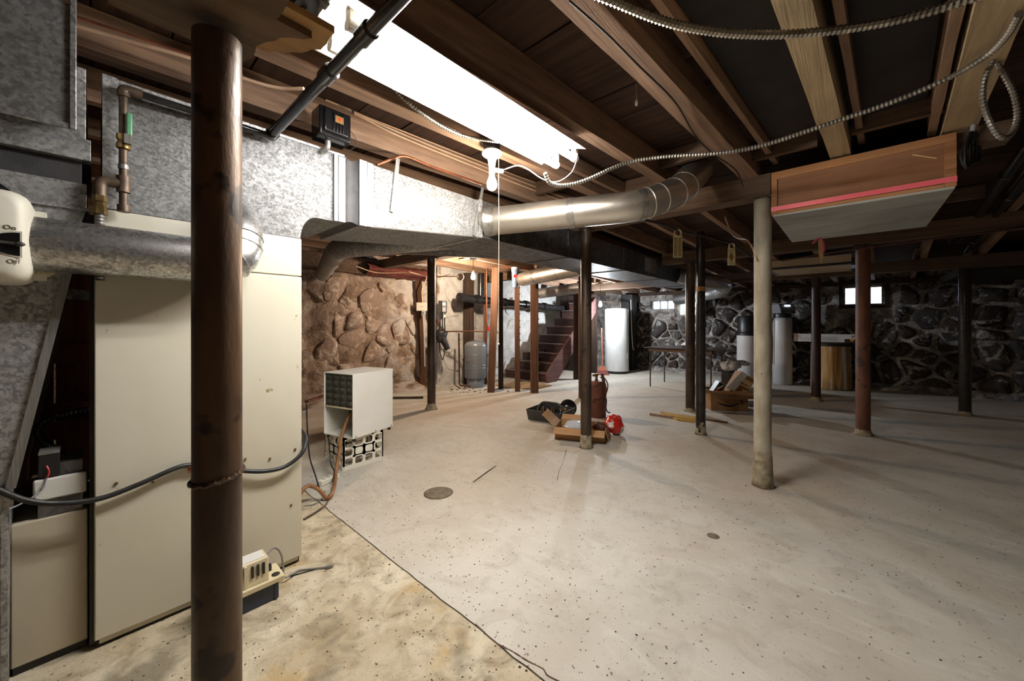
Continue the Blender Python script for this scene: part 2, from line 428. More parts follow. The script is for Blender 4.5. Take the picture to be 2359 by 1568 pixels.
def lime_patch(t, col, wash):               # old limewash left on the end of the wall
    if not wash: return col
    x = t.ramp(t.math('MULTIPLY', t.sep(0), .2), [(.66, 0.0), (.78, 1.0)])
    n = t.ramp(t.noise(2.4, (1,1,1), 4, .6, loc=(2,4,6), dist=.6), [(.42, 0.0), (.52, .85)])
    return t.mix(t.math('MULTIPLY', x, n), col, C(206,200,194))
def mk_stone(name, cols, lime, limecol, wash=False):
    t = NT(name)
    r = t.rnd(); base = t.ramp(r, [(i/(len(cols)-1), c) for i, c in enumerate(cols)])
    n1 = t.noise(7, (1,1,1), 6, .65, dist=.7)
    col = t.mix(t.ramp(n1, [(.4, 0.0), (.75, .6)]), base, tuple(v*.4 for v in cols[0][:3])+(1,))
    n2 = t.noise(4.5, (1,1,1), 7, .7, loc=(8,3,5), dist=1.5)
    col = t.mix(t.ramp(n2, [(lime, 0.0), (lime+.1, .85)]), col, limecol)
    col = lime_patch(t, col, wash)
    t.base(col); t.rough(.8); t.b.inputs['Specular IOR Level'].default_value = .35
    t.bump(t.noise(16, (1,1,1), 7, .7, dist=.6), .9, .03)
    return t.m
M['stone_far'] = mk_stone('dark_fieldstone', [C(46,43,42), C(78,72,70), C(66,48,42), C(98,94,90), C(52,42,40), C(84,70,62)], .55, C(184,180,174))
M['stone_left'] = mk_stone('parged_fieldstone', [C(164,140,120), C(130,106,90), C(176,152,134), C(150,126,112), C(182,160,146), C(112,90,78)], .52, C(206,190,174), True)
M['stone_back'] = mk_stone('grey_fieldstone', [C(110,100,92), C(90,80,74), C(128,118,108)], .62, C(180,172,160))
def mk_mortar(name, a, b, c, bumpd=.03, wash=False):
    t = NT(name)
    col = t.ramp(t.noise(3.2, (1,1,1), 7, .7, dist=1.2), [(.34, a), (.55, b), (.72, c)])
    col = lime_patch(t, col, wash)
    t.base(col); t.rough(.88); t.b.inputs['Specular IOR Level'].default_value = .2
    t.bump(t.noise(13, (1,1,1), 7, .72, dist=.8), 1.0, bumpd)
    return t.m
M['mortar_far'] = mk_mortar('limy_dark_mortar', C(70,60,56), C(158,152,146), C(222,218,212))
M['mortar_left'] = mk_mortar('tan_parging', C(112,92,80), C(164,142,124), C(204,190,174), wash=True)
M['whitewash'] = mk_mortar('whitewashed_stone', C(176,174,170), C(204,202,198), C(220,218,214), .02)
def mk_barrel():
    t = NT('stained_barrel_plastic')
    n = t.noise(3.4, (5,5,.25), 4, .5, dist=.3)
    col = t.ramp(n, [(.36, C(206,204,206)), (.45, C(186,150,96)), (.62, C(150,104,54)), (.8, C(112,72,36))])
    t.base(col); t.rough(.4); return t.m
M['barrel'] = mk_barrel()
def mk_glass():
    t = NT('dusty_window_glass'); nt = t.t
    tr = t.n('ShaderNodeBsdfTransparent'); tr.inputs[0].default_value = (.86, .9, .95, 1)
    df = t.n('ShaderNodeBsdfTranslucent'); df.inputs[0].default_value = (.9, .93, 1, 1)
    mx = t.n('ShaderNodeMixShader'); t.l(t.ramp(t.noise(9, (1,1,1), 5), [(.4, .12), (.75, .55)]), mx.inputs[0])
    t.l(tr.outputs[0], mx.inputs[1]); t.l(df.outputs[0], mx.inputs[2])
    t.l(mx.outputs[0], nt.nodes['Material Output'].inputs[0]); return t.m
M['pane'] = mk_glass()

# ================================================================ THE SHELL
X0, X1, Y0, Y1 = -1.8, 9.75, -3.6, 6.15
# ---- floor: two slabs poured at different times, a dirty joint between them
fl = struct('floor', MB().box(X0-.3, Y0-.3, -.12, X1+.3, Y1+.3, -.035), M['dust'])
def jag(y): return 1.012 + .012*noise.noise(Vector((0, y*3.1, 4))) + .005*noise.noise(Vector((0, y*17, 9)))
def slab(left):
    ys = [Y0 + (Y1-Y0)*i/160 for i in range(161)]
    off = -.0035 if left else .0035
    edge = [(jag(y)+off, y) for y in ys]
    xb = X0 if left else X1
    mb = MB(); n = len(ys)
    vs = [(x, y, 0) for x, y in edge] + [(xb, y, 0) for y in ys] + [(x, y, -.036) for x, y in edge]
    fs = [(i, i+1, n+i+1, n+i) for i in range(n-1)] + [(i, i+1, 2*n+i+1, 2*n+i) for i in range(n-1)]
    return mb.add(vs, fs)
slab(True).part('slab', M['slab_old'], fl, 'rough stained older concrete slab')
slab(False).part('slab', M['slab'], fl, 'smooth pale concrete slab')
mb = MB()                                   # hairline crack wandering off the joint
pts = [fz(1095,1437), fz(1140,1478), fz(1180,1500), fz(1215,1522), fz(1250,1540), fz(1262,1556), fz(1300,1575)]
for a, b in zip(spline(pts, 6), spline(pts, 6)[1:]):
    mb.bar(a+Vector((0,0,.0004)), b+Vector((0,0,.0004)), .004+random.random()*.003, .001)
mb.part('crack', M['dust'], fl)
mb = MB()
pts = spline([fz(1305,1035), fz(1298,1060), fz(1288,1085), fz(1283,1110)], 5)
for a, b in zip(pts, pts[1:]): mb.bar(a+Vector((0,0,.0004)), b+Vector((0,0,.0004)), .002+.004*random.random(), .0008)
mb.part('crack', M['drain'], fl)

# ---- rubble walls
def clip(poly, nx, ny, d):                 # keep the side where nx*x+ny*y <= d
    out = []
    for i in range(len(poly)):
        a, b = poly[i-1], poly[i]; da = nx*a[0]+ny*a[1]-d; db = nx*b[0]+ny*b[1]-d
        if da <= 0: out.append(a) if not out or out[-1] != a else None
        if (da < 0 < db) or (db < 0 < da):
            t = da/(da-db); out.append((a[0]+(b[0]-a[0])*t, a[1]+(b[1]-a[1])*t))
    res = []
    for p in out:
        if not res or (abs(p[0]-res[-1][0])+abs(p[1]-res[-1][1])) > 1e-5: res.append(p)
    return res
def cells(s0, s1, t0, t1, ds, dt, rnd, jit=.46):
    pts = []; nt = max(1, round((t1-t0)/dt)); ns = max(1, round((s1-s0)/ds))
    for j in range(nt):
        for i in range(ns):
            pts.append((s0+(i+.5+(.25 if j % 2 else -.25)+rnd.uniform(-jit, jit))*(s1-s0)/ns, t0+(j+.5+rnd.uniform(-jit, jit))*(t1-t0)/nt, (ds*dt)*rnd.uniform(0, .55)))
    out = []
    for p in pts:
        poly = [(s0,t0),(s1,t0),(s1,t1),(s0,t1)]
        for q in pts:
            if q is p or abs(q[0]-p[0]) > 3.4*ds or abs(q[1]-p[1]) > 5*dt: continue
            nx, ny = q[0]-p[0], q[1]-p[1]
            poly = clip(poly, nx, ny, (q[0]**2+q[1]**2-p[0]**2-p[1]**2 - q[2] + p[2])/2)
            if len(poly) < 3: break
        if len(poly) >= 3:
            a = abs(sum(poly[k-1][0]*poly[k][1]-poly[k][0]*poly[k-1][1] for k in range(len(poly))))/2
            if a > .004: out.append((p, poly))
    return out
def stone_mesh(poly, pos, bulge, gap, rnd):
    cx = sum(p[0] for p in poly)/len(poly); cy = sum(p[1] for p in poly)/len(poly)
    P = []
    cut = rnd.uniform(.12, .26)
    for i in range(len(poly)):             # cut the corners so that the outline is rounded
        a, b = poly[i], poly[(i+1) % len(poly)]
        for t in (cut, 1-cut): P.append((a[0]+(b[0]-a[0])*t, a[1]+(b[1]-a[1])*t))
        if math.hypot(a[0]-b[0], a[1]-b[1]) > .22: P.insert(-1, ((a[0]+b[0])/2, (a[1]+b[1])/2))
    R = []
    for x, y in P:
        L = math.hypot(x-cx, y-cy)+1e-6; k = max(.45, (L-gap)/L)*rnd.uniform(.93, 1.01)
        R.append((cx+(x-cx)*k, cy+(y-cy)*k))
    n = len(R); mb = MB(); tilt = (rnd.uniform(-.14, .14), rnd.uniform(-.14, .14))
    vs = []
    for k, h in ((1.0, -.05), (.93, .5), (.62, .9)):
        for x, y in R:
            hh = h*bulge if h > 0 else h
            if h > 0: hh += (tilt[0]*(x-cx)+tilt[1]*(y-cy))*.8 + rnd.uniform(-.16, .16)*bulge
            vs.append(pos(cx+(x-cx)*k, cy+(y-cy)*k, hh))
    vs.append(pos(cx, cy, bulge*rnd.uniform(.85, 1.1)))
    fs = []
    for r in range(2):
        for i in range(n): fs.append((r*n+i, r*n+(i+1) % n, (r+1)*n+(i+1) % n, (r+1)*n+i))
    fs += [(2*n+i, 2*n+(i+1) % n, 3*n) for i in range(n)]
    return mb.add(vs, fs)
def rubble(name, pos, s0, s1, t1, res, amp, mort, holes=(), seed=1):
    def inh(s, t): return any(a < s < b and c < t < d for a, b, c, d in holes)
    nu = int((s1-s0)/res); nv = int(t1/res)
    def fn(i, j):
        s = s0+(s1-s0)*i/nu; t = t1*j/nv
        near = any(a-res*1.2 < s < b+res*1.2 and c-res*1.2 < t < d+res*1.2 for a, b, c, d in holes)
        h = 0 if near else amp*(noise.noise(Vector((s*3, t*3, seed)))+.6*noise.noise(Vector((s*8, t*8, seed+5)))+.25*noise.noise(Vector((s*19, t*19, seed+9))))
        return pos(s, t, h)
    return struct(name, MB().grid(fn, nu, nv, lambda i, j: inh(s0+(s1-s0)*(i+.5)/nu, t1*(j+.5)/nv)), mort, ang=180)
def stones(wall, pos, s0, s1, t0, t1, ds, dt, mat, bulge, gap, seed, holes=(), keep=1.0):
    rnd = random.Random(seed)
    for (p, poly) in cells(s0, s1, t0, t1, ds, dt, rnd):
        if any(a-.03 < x < b+.03 and c-.03 < y < d+.03 for x, y in poly+[p[:2]] for a, b, c, d in holes): continue
        if rnd.random() > keep: continue
        stone_mesh(poly, pos, rnd.uniform(*bulge), rnd.uniform(*gap), rnd).part('stone', mat, wall, ang=60)
# windows in the far wall: (y from, y to, z from, z to)
WIN1 = (3.33, 3.93, 1.55, 1.80)
WIN2 = (-.43, .15, 1.55, 1.92)
pf = lambda s, t, h: (X1-h, s, t)
wall_far = rubble('wall_far', pf, Y0, Y1, 2.3, .1, .03, M['mortar_far'], (WIN1, WIN2), 3)
stones(wall_far, pf, -2.6, 4.45, 0, 2.05, .38, .27, M['stone_far'], (.035, .11), (.006, .03), 21, (WIN1, WIN2))
pl = lambda s, t, h: (s, Y1-h, t)
wall_left = rubble('wall_left', pl, X0, 4.4, 2.6, .05, .075, M['mortar_left'], (), 8)
stones(wall_left, pl, 1.75, 4.32, 0, 1.98, .36, .28, M['stone_left'], (.03, .06), (.0, .02), 5, keep=.5)
pw = lambda s, t, h: (s, 5.85-h, t)
wall_stair = rubble('wall_stair', pw, 4.4, X1, 2.6, .07, .035, M['whitewash'], (), 12)
MB().box(4.36, 5.85, 0, 4.44, 6.3, 2.3).part('wall_return', M['mortar_left'], wall_stair)
stones(wall_stair, pw, 4.5, 6.6, 0, 1.9, .4, .3, M['whitewash'], (.01, .03), (.03, .06), 9, keep=.7)
pr = lambda s, t, h: (s, Y0+h, t)
wall_right = rubble('wall_right', pr, X0, X1, 2.7, .2, .03, M['mortar_far'], (), 15)
pn = lambda s, t, h: (X0+h, s, t)
wall_near = rubble('wall_near', pn, Y0, Y1, 2.7, .2, .03, M['mortar_left'], (), 16)
# ledge of rubble and dirt along the foot of the left wall
mb = MB()
mb.grid(lambda i, j: (2.0+.1*i, 6.12-.3*j/4+.05*noise.noise(Vector((i*.4, j*.3, 1))), max(0.001, .13*(1-j/4)+.05*noise.noise(Vector((i*.5, j*.8, 3)))) if j < 4 else -.01), 24, 4)
mb.part('footing', M['mortar_left'], wall_left, ang=180)
mb = MB()
mb.grid(lambda i, j: (9.72-.22*j/4, -2.6+.1*i, max(0.001, .12*(1-j/4)+.05*noise.noise(Vector((i*.5, j*.8, 7)))) if j < 4 else -.01), 70, 4)
mb.part('footing', M['mortar_far'], wall_far, ang=180)

def window(idx, w, npane, recess, surround):
    a, b, c, d = w; xg = X1+recess
    mb = MB()
    mb.box(xg-.02, a, c, xg+.03, b, c+.03).box(xg-.02, a, d-.03, xg+.03, b, d)
    for i in range(npane+1):
        y = lerp(a+.015, b-.015, i/npane); mb.box(xg-.02, y-.015, c, xg+.03, y+.015, d)
    wn = struct('window_%d' % idx, mb, M['dark_wood'] if surround else M['light_grey'])
    for i in range(npane):
        y0 = lerp(a+.015, b-.015, i/npane)+.013; y1 = lerp(a+.015, b-.015, (i+1)/npane)-.013
        MB().box(xg, y0, c+.028, xg+.006, y1, d-.028).part('pane', M['pane'], wn)
    j = MB(); e = .06
    j.box(X1-.02, a-e, c-e, xg+.1, b+e, c).box(X1-.02, a-e, d, xg+.1, b+e, d+e).box(X1-.02, a-e, c, xg+.1, a, d).box(X1-.02, b, c, xg+.1, b+e, d)
    j.part('jamb', M['dark_wood'] if surround else M['mortar_far'], wn)
    return wn
window(1, WIN1, 3, .12, False)
window(2, WIN2, 2, .16, True)

# ---- ceiling: subfloor boards on joists on beams
JS = -.055                                  # joists run slightly askew
def cz(x, dz): return zj(x)+dz
mb = MB(); xs = [X0-.3, 3.3, 5.5, 7.6, X1+.6]
mb.grid(lambda i, j: (xs[i], (Y0-.3, Y1+.3)[j], cz(xs[i], .2)), 4, 1)
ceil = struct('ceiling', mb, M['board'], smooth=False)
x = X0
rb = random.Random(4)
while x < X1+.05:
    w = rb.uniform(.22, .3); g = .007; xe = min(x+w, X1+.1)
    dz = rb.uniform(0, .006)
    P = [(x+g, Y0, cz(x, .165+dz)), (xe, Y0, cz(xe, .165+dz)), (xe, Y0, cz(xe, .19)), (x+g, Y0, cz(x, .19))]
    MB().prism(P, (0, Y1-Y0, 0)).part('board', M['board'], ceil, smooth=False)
    x += w
def joist(y2, w, mat, xa, xb, dz=0, h=.165, name='joist', par=None):
    ya = y2+JS*(xa-2); yb = y2+JS*(xb-2); za = cz(xa, dz); zb = cz(xb, dz); mb = MB()
    n = max(2, int((xb-xa)/.25)); vs = []; fs = []
    sd = y2*13.7+xa
    for i in range(n+1):
        t = i/n; q = sd+t*(xb-xa)*2.2
        j1 = .006*noise.noise(Vector((q, 0, 0))); j2 = .006*noise.noise(Vector((q, 5, 0))); j3 = .004*noise.noise(Vector((q, 9, 0)))
        X = lerp(xa, xb, t); Y = lerp(ya, yb, t); Z = lerp(za, zb, t)
        vs += [(X, Y-w/2+j1, Z+j3), (X, Y+w/2+j2, Z+j3), (X, Y+w/2+j2*.5, Z+h), (X, Y-w/2+j1*.5, Z+h)]
    for i in range(n):
        for k in range(4): fs.append((i*4+k, i*4+(k+1) % 4, i*4+4+(k+1) % 4, i*4+4+k))
    fs += [(3,2,1,0), tuple(n*4+k for k in range(4))]
    return mb.add(vs, fs).part(name, mat, ceil, smooth=False)
LINES = [(-3.3,.06,'joist'),(-2.85,.06,'joist'),(-2.35,.06,'joist'),(-1.85,.06,'joist'),(-1.38,.06,'joist'),(-.88,.07,'joist'),(-.37,.13,'joist_pale'),(.13,.10,'joist_pale'),
         (.64,.115,'joist'),(1.13,.08,'joist'),(1.66,.09,'joist'),(2.16,.09,'joist'),(2.66,.06,'joist'),(3.16,.06,'joist'),(3.66,.06,'joist'),(4.16,.06,'joist'),(4.66,.06,'joist'),(5.16,.06,'joist'),(5.66,.06,'joist')]
for k, (y, w, m) in enumerate(LINES):
    o = [0, .03, -.03, .02]
    for b, (xa, xb) in enumerate(((X0, 3.36), (3.362, 5.56), (5.562, 7.66), (7.662, X1+.02))):
        joist(y + (o[b] if b else 0), w if b == 0 else .06, M[m] if b == 0 else M['joist'], xa, xb)
# narrow strips nailed beside the near joists, dark paper and blocking in the bays above
for y, w, dz in ((.485, .03, .07), (.03, .03, .07), (-.27, .035, .02), (1.56, .04, .05)):
    joist(y, w, M['joist'], X0, 3.3, dz, .1, 'ledger_strip')
for ya, yb in ((.17, .46), (-.24, .07)):
    joist((ya+yb)/2, yb-ya, M['paper'], X0, 3.2, .135, .02, 'paper_panel')
for y, x in ((.36, 3.06), (-.18, 3.02), (.88, 2.75), (1.4, 3.1), (1.9, 2.6), (-.63, 5.0)):
    MB().box(x, y-.19, cz(x, .05), x+.04, y+.19, cz(x, .16)).part('blocking', M['beam'], ceil)
def beam(xc, ya, yb, zb, zt, w=.15, mat='beam'):
    mb = MB(); n = 14; vs = []; fs = []
    for i in range(n+1):
        t = i/n; y = lerp(ya, yb, t); j = .008*noise.noise(Vector((xc, y*2, 2)))
        vs += [(xc-w/2+j, y, zb+j), (xc+w/2+j, y, zb+j), (xc+w/2, y, zt), (xc-w/2, y, zt)]
    for i in range(n):
        for k in range(4): fs.append((i*4+k, i*4+(k+1) % 4, i*4+4+(k+1) % 4, i*4+4+k))
    fs += [(3,2,1,0), tuple(n*4+k for k in range(4))]
    return mb.add(vs, fs).part('beam', M[mat], ceil, smooth=False)
beam(3.32, .44, 6.1, 2.13, 2.279)
beam(3.3, -.62, -.43, 2.18, 2.279, .12)
beam(5.52, Y0, 2.03, 2.045, 2.19, .16)
beam(5.52, 2.62, 6.1, 2.06, 2.19, .16)
beam(7.6, Y0, 2.0, 1.925, 2.08, .15)
beam(7.6, 2.7, 5.8, 1.95, 2.08, .12)
mb = MB().box(X0, 6.0, 2.02, 4.4, 6.14, 2.275); mb.part('sill', M['beam'], ceil)
mb = MB().box(9.62, Y0, 1.93, 9.78, 4.4, 2.0); mb.part('sill', M['dark_wood'], ceil)
# timber and broken plywood packing above the near iron post
MB().box(X0, .88, 2.075, .28, 1.36, 2.278).part('beam', M['plywood'], ceil)
def ragged(xe, ya, yb, z0, z1, mat, seed, xs=X0):
    rr = random.Random(seed); edge = []
    n = 12
    for i in range(n+1): edge.append((xe + rr.uniform(-.007, .007) - .10*i/n + .02*math.sin(i*.5+seed), lerp(ya, yb, i/n)))
    return MB().prism([(xs, ya, z0)] + [(a, b, z0) for a, b in edge] + [(xs-.04, yb, z0)], (0, 0, z1-z0))
ragged(.40, 1.17, 1.44, 2.03, 2.05, M['plywood'], 2, .06).part('packing_board', M['plywood'], ceil, smooth=False)
ragged(.49, 1.13, 1.37, 2.052, 2.072, M['ply_pale'], 5, .1).part('packing_board', M['ply_pale'], ceil, smooth=False)
ragged(.40, .62, 1.155, 2.0, 2.025, M['plywood'], 8).part('packing_board', M['plywood'], ceil, smooth=False)
# red insulation stuffed on top of the left wall
mb = MB()
mb.grid(lambda i, j: (3.0+.06*i, 6.0-.17*math.sin(PI*j/10)*(1+.3*noise.noise(Vector((i*.4, j*.5, 2)))), 2.0+.22*j/10+.03*noise.noise(Vector((i*.7, j*.4, 8)))), 20, 10)
mb.top('insulation_batt', M['insulation'], 'rumpled red-faced insulation stuffed on top of the left rubble wall', 'insulation', ang=180)

# ================================================================ POSTS
def post(p, r, ztop, mat, label, collar=.06, group='iron basement posts', plate=True, n=28, collar_w=1.25, extra=None):
    p = Vector((p[0], p[1], 0))
    t = thing('support_post', label, 'post', p, 0, group)
    k = 10
    path = [p + Vector((.0012*noise.noise(Vector((i, p.x, 1))), .0012*noise.noise(Vector((i, p.y, 2))), ztop*i/k)) for i in range(k+1)]
    MB().tube(path, r, n).part('pipe', M[mat], t)
    if plate: MB().box(p.x-r*1.15, p.y-r*1.15, ztop-.012, p.x+r*1.15, p.y+r*1.15, ztop-.001).part('top_plate', M['rust_dark'], t)
    if collar:
        mb = MB(); prof = [(r*collar_w*1.25, 0), (r*collar_w*1.08, collar*.25), (r*1.06, collar*.75), (r*1.02, collar)]
        mb.lathe(prof, p, 20)
        for v in mb.v: v += Vector((noise.noise(v*22), noise.noise(v*22+Vector((5,0,0))), 0))*.007*(1 if v.z > .001 else 2)
        mb.part('base_collar', M['collar'], t, ang=180)
    return t
P1 = fd(501, 745, 1.05)
t1 = post(P1, .0565, 1.99, 'rust_post', 'thick rusty brown iron post nearest the camera, in front of the furnace', .05, plate=False)
mb = MB()
for i in range(40):
    q = 2*PI*i/40; q2 = 2*PI*(i+1)/40
    mb.tube([(P1.x+.058*math.cos(q), P1.y+.058*math.sin(q), .778+.003*math.sin(i*2.1)+.008*math.cos(q)), (P1.x+.058*math.cos(q2), P1.y+.058*math.sin(q2), .778+.003*math.sin((i+1)*2.1)+.008*math.cos(q2))], .0065, 6)
mb.part('weld_seam', M['rust_post'], t1)
P2 = fz(1350, 1030)
post(P2, .052, 2.125, 'rust_dark', 'dark brown iron post beside the opened cardboard box on the floor', .13, collar_w=1.03)
P3 = fz(1757, 1118)
post(P3, .056, 2.128, 'tan_post', 'pale limewashed post at the corner of the hanging wooden box', .26, collar_w=1.05)
P4 = fz(1988, 1000)
post(P4, .062, 2.04, 'rust_red', 'rust-brown iron post covering part of the right window', .06)
P5 = fz(2223, 955)
post(P5, .058, 1.92, 'black_post', 'glossy black post farthest right, before the dark stone wall', .05, collar_w=1.1)
P6 = fz(1880, 922)
post(P6, .06, 1.92, 'maroon_post', 'dark maroon post standing in front of the stained barrel', .06)
P7 = fz(1590, 946)
post(P7, .06, 2.04, 'rust_dark', 'brown iron post next to the taped black post', .05)
P8 = fz(1614, 1000)
t8 = post(P8, .045, 2.2, 'black_post', 'slim black iron post with a band of tan tape', .14, collar_w=1.04)
zt = CAM_H + (745-665)*4.094/870
MB().lathe([(.0465, zt-.028), (.0465, zt+.022)], (P8.x, P8.y, 0), 28).part('tape_band', M['tape_tan'], t8)
zr = CAM_H + (745-700)*4.094/870
MB().lathe([(.049, 0), (.049, zr)], (P8.x, P8.y, 0), 28).part('lower_sleeve', M['black_post'], t8)
P9 = fz(994, 942)
post(P9, .058, 2.125, 'rust_dark', 'dark iron post in front of the left rubble wall', .09)

def upright(name, base, top, w, d, mat, label, group='timber uprights by the stairs', notch=0, rot=0.0):
    base, top = Vector(base), Vector(top); t = thing(name, label, 'post', base, 0, group)
    up = Vector((math.cos(rot), math.sin(rot), 0))
    MB().bar(base, top, w, d, up).part('upright', M[mat], t, smooth=False, bev=.004)
    if notch:
        mb = MB(); ax = (top-base).normalized(); sd = ax.cross(up).normalized()
        for i in range(notch):
            c = base + (top-base)*((i+.7)/(notch+.4)) - sd*(w/2)
            mb.bar(c-up*d*.3, c+up*d*.3, .022, .022, ax)
        mb.part('nail_stub', M['rust_red'], t, kind='stuff')
    return t
VA = math.atan2(_F.y, _F.x)
def ut(px, py, d, name, w, dp, mat, label, topx=None, zt=2.2, notch=0, rot=VA):
    b = fz(px, py); dd = 1044/(py-745)
    tp = _C + ray(topx if topx else px, 745)*dd; tp.z = zt
    return upright(name, b, tp, w, dp, mat, label, notch=notch, rot=rot)
ut(1131, 903, 0, 'timber_post', .125, .1, 'post_wood', 'brown timber post leaning slightly, just right of the grey pressure tank', 1142, 2.18)
ut(1154, 895, 0, 'timber_post', .09, .09, 'dark_wood', 'dark thin timber post behind the pull string', 1153, 2.14)
ut(1192, 901, 0, 'timber_post', .09, .09, 'post_wood', 'notched timber post under the blue-grey water filter', 1191, 1.92, 16)
ut(1231, 904, 0, 'timber_post', .135, .12, 'post_wood', 'thicker notched timber post before the foot of the stairs', 1231, 1.9, 14)
ut(1328, 873, 0, 'stair_newel', .12, .12, 'dark_wood', 'square dark post at the side of the staircase', 1328, 2.05)
ut(1338, 916, 0, 'timber_post', .06, .1, 'post_wood', 'narrow brown post hidden behind the dark iron post by the cardboard box', 1338, 2.1)
b = fz(1080, 884); upright('wall_stud', b, (b.x, b.y, 2.2), .2, .05, 'dark_wood', 'wide dark plank upright behind the grey pressure tank', rot=VA, notch=0)
b = fz(1118, 884); upright('wall_stud', b, (b.x, b.y, 2.2), .07, .06, 'post_wood', 'narrow brown stud between pressure tank and leaning timber post', rot=VA)
b = fz(977, 893); tp = fd(964, 640, 1044/148); upright('wall_stud', b, (tp.x, tp.y, 2.0), .12, .04, 'post_wood', 'brown plank fixed to the end of the left rubble wall', rot=VA)

# ================================================================ LAMPS
# ---- fluorescent strip with reflector
t = thing('fluorescent_fixture', 'long lit fluorescent strip light with white reflector under the joists', 'ceiling light', (1.24, 1.28, 2.16))
xa, xb = .50, 1.88
prof = [(1.435,2.184),(1.43,2.186),(1.36,2.212),(1.315,2.226),(1.245,2.226),(1.20,2.212),(1.125,2.186),(1.12,2.184)]
mb = MB(); n = len(prof)
mb.prism([(xa, y, z) for y, z in prof] + [(xa, y, z+.003) for y, z in prof[::-1]], (xb-xa-.02, 0, 0))
mb.part('reflector', M['white_enamel'], t)
MB().box(xa, 1.235, 2.228, xb, 1.325, 2.278).part('housing', M['white_enamel'], t)
for y in (1.345, 1.21):
    MB().tube([(xa+.075, y, 2.166), (xb-.012, y, 2.166)], .019, 14).part('tube', M['tube'], t)
    for x in (xa+.06, xb+.002):
        s = MB().box(x-.012, y-.016, 2.15, x+.012, y+.016, 2.226)
        s.tube([(x-.014, y, 2.166), (x+.014, y, 2.166)], .022, 12)
        s.part('lamp_socket', M['white_plastic'], t)
for y in (1.36, 1.20):
    MB().prism(fillet([(xa-.03, y-.012, 2.262), (xa-.055, y-.012, 2.215), (xa-.045, y-.012, 2.172), (xa-.02, y-.012, 2.166), (xa-.016, y-.012, 2.18), (xa-.035, y-.012, 2.19), (xa-.04, y-.012, 2.212), (xa-.02, y-.012, 2.262)], .006, 2), (0, .024, 0)).part('end_clip', M['dark_plastic'], t)
MB().box(xa-.06, 1.17, 2.25, xa+.01, 1.39, 2.278).part('end_bracket', M['dark_plastic'], t)

def bulb_mb(c, s=1.0):                     # c: bottom of the cap, bulb hangs below
    prof = [(.0001,-.108),(.012,-.1065),(.022,-.1),(.029,-.088),(.031,-.074),(.0295,-.06),(.025,-.044),(.018,-.026),(.0145,-.012),(.0135,0)]
    return MB().lathe([(r*s, z*s) for r, z in prof], c, 16)
def cap_mb(c, s=1.0):
    return MB().lathe([(.0138*s, -.002), (.0138*s, .006), (.0125*s, .008), (.0138*s, .011), (.0125*s, .014), (.0138*s, .017), (.0138*s, .03), (.008, .034)], c, 14)
# ---- porcelain pull-chain lampholder with plug-in adapter
L1 = Vector((1.60, 1.61, 2.222))
t = thing('bulb_fixture', 'porcelain lampholder with bare lit bulb and long pull string under the joist', 'lamp', L1, 0)
MB().lathe([(.022,-.075),(.024,-.05),(.03,-.03),(.05,-.018),(.06,-.008),(.06,.004),(.05,.012)], L1, 28).part('porcelain_base', M['porcelain'], t)
MB().lathe([(.05,.0),(.052,.056)], L1+Vector((0,0,.003)), 20).part('junction_box', M['dark_plastic'], t)
MB().lathe([(.017,-.125),(.019,-.12),(.019,-.08),(.021,-.072)], L1, 18).part('socket_adapter', M['light_grey'], t)
bulb_mb(L1+Vector((0,0,-.118)), .98).part('bulb', M['bulb1'], t)
rgt = _R
sp = L1+rgt*.04+Vector((0,0,-.02))
MB().tube([sp+Vector((0,0,0)), sp+rgt*.002+Vector((0,0,-.4)), sp+Vector((0,0,-1.12))], .0016, 6).part('pull_string', M['string'], t)
MB().ball(sp+Vector((0,0,-1.125)), .006, 8, 6).part('string_pull', M['string'], t)
# plug and grey cord from the adapter to the strip light
p0 = L1+rgt*.015+Vector((0,0,-.1))
t = thing('light_cord', 'grey plug-in cord looping from the bulb adapter to the strip light', 'cord', p0)
MB().bar(p0, p0+rgt*.055+Vector((0,0,-.008)), .028, .018).part('plug', M['light_grey'], t, bev=.004)
MB().tube(spline([p0+rgt*.05, fd(1200,382,2.2), fd(1250,412,2.22), fd(1285,418,2.2), fd(1318,395,2.15), fd(1330,358,2.12), Vector((1.885,1.21,2.19))], 10), .0035, 8).part('cord', M['light_grey'], t)

# ---- bare bulb by the pressure tank
L2 = fy(1090, 610, 4.5); L2.z = 0
ztop = zj(L2.x)
t = thing('bulb_fixture', 'bare lit bulb hanging near the grey pressure tank', 'lamp', (L2.x, L2.y, ztop))
c2 = Vector((L2.x, L2.y, ztop))
MB().box(c2.x-.05, c2.y-.3, ztop-.0005, c2.x+.05, c2.y+.3, ztop+.02).part('mount_board', M['joist'], t)
MB().lathe([(.045,-.03),(.055,-.026),(.055,-.002)], c2, 20).part('ceiling_cup', M['black_base'], t)
MB().tube([c2+Vector((0,0,-.03)), c2+Vector((0,0,-.2))], .004, 8).part('stem', M['black'], t)
MB().lathe([(.017,-.235),(.019,-.2),(.012,-.19)], c2, 16).part('socket', M['porcelain'], t)
bulb_mb(c2+Vector((0,0,-.228)), 1.15).part('bulb', M['bulb2'], t)
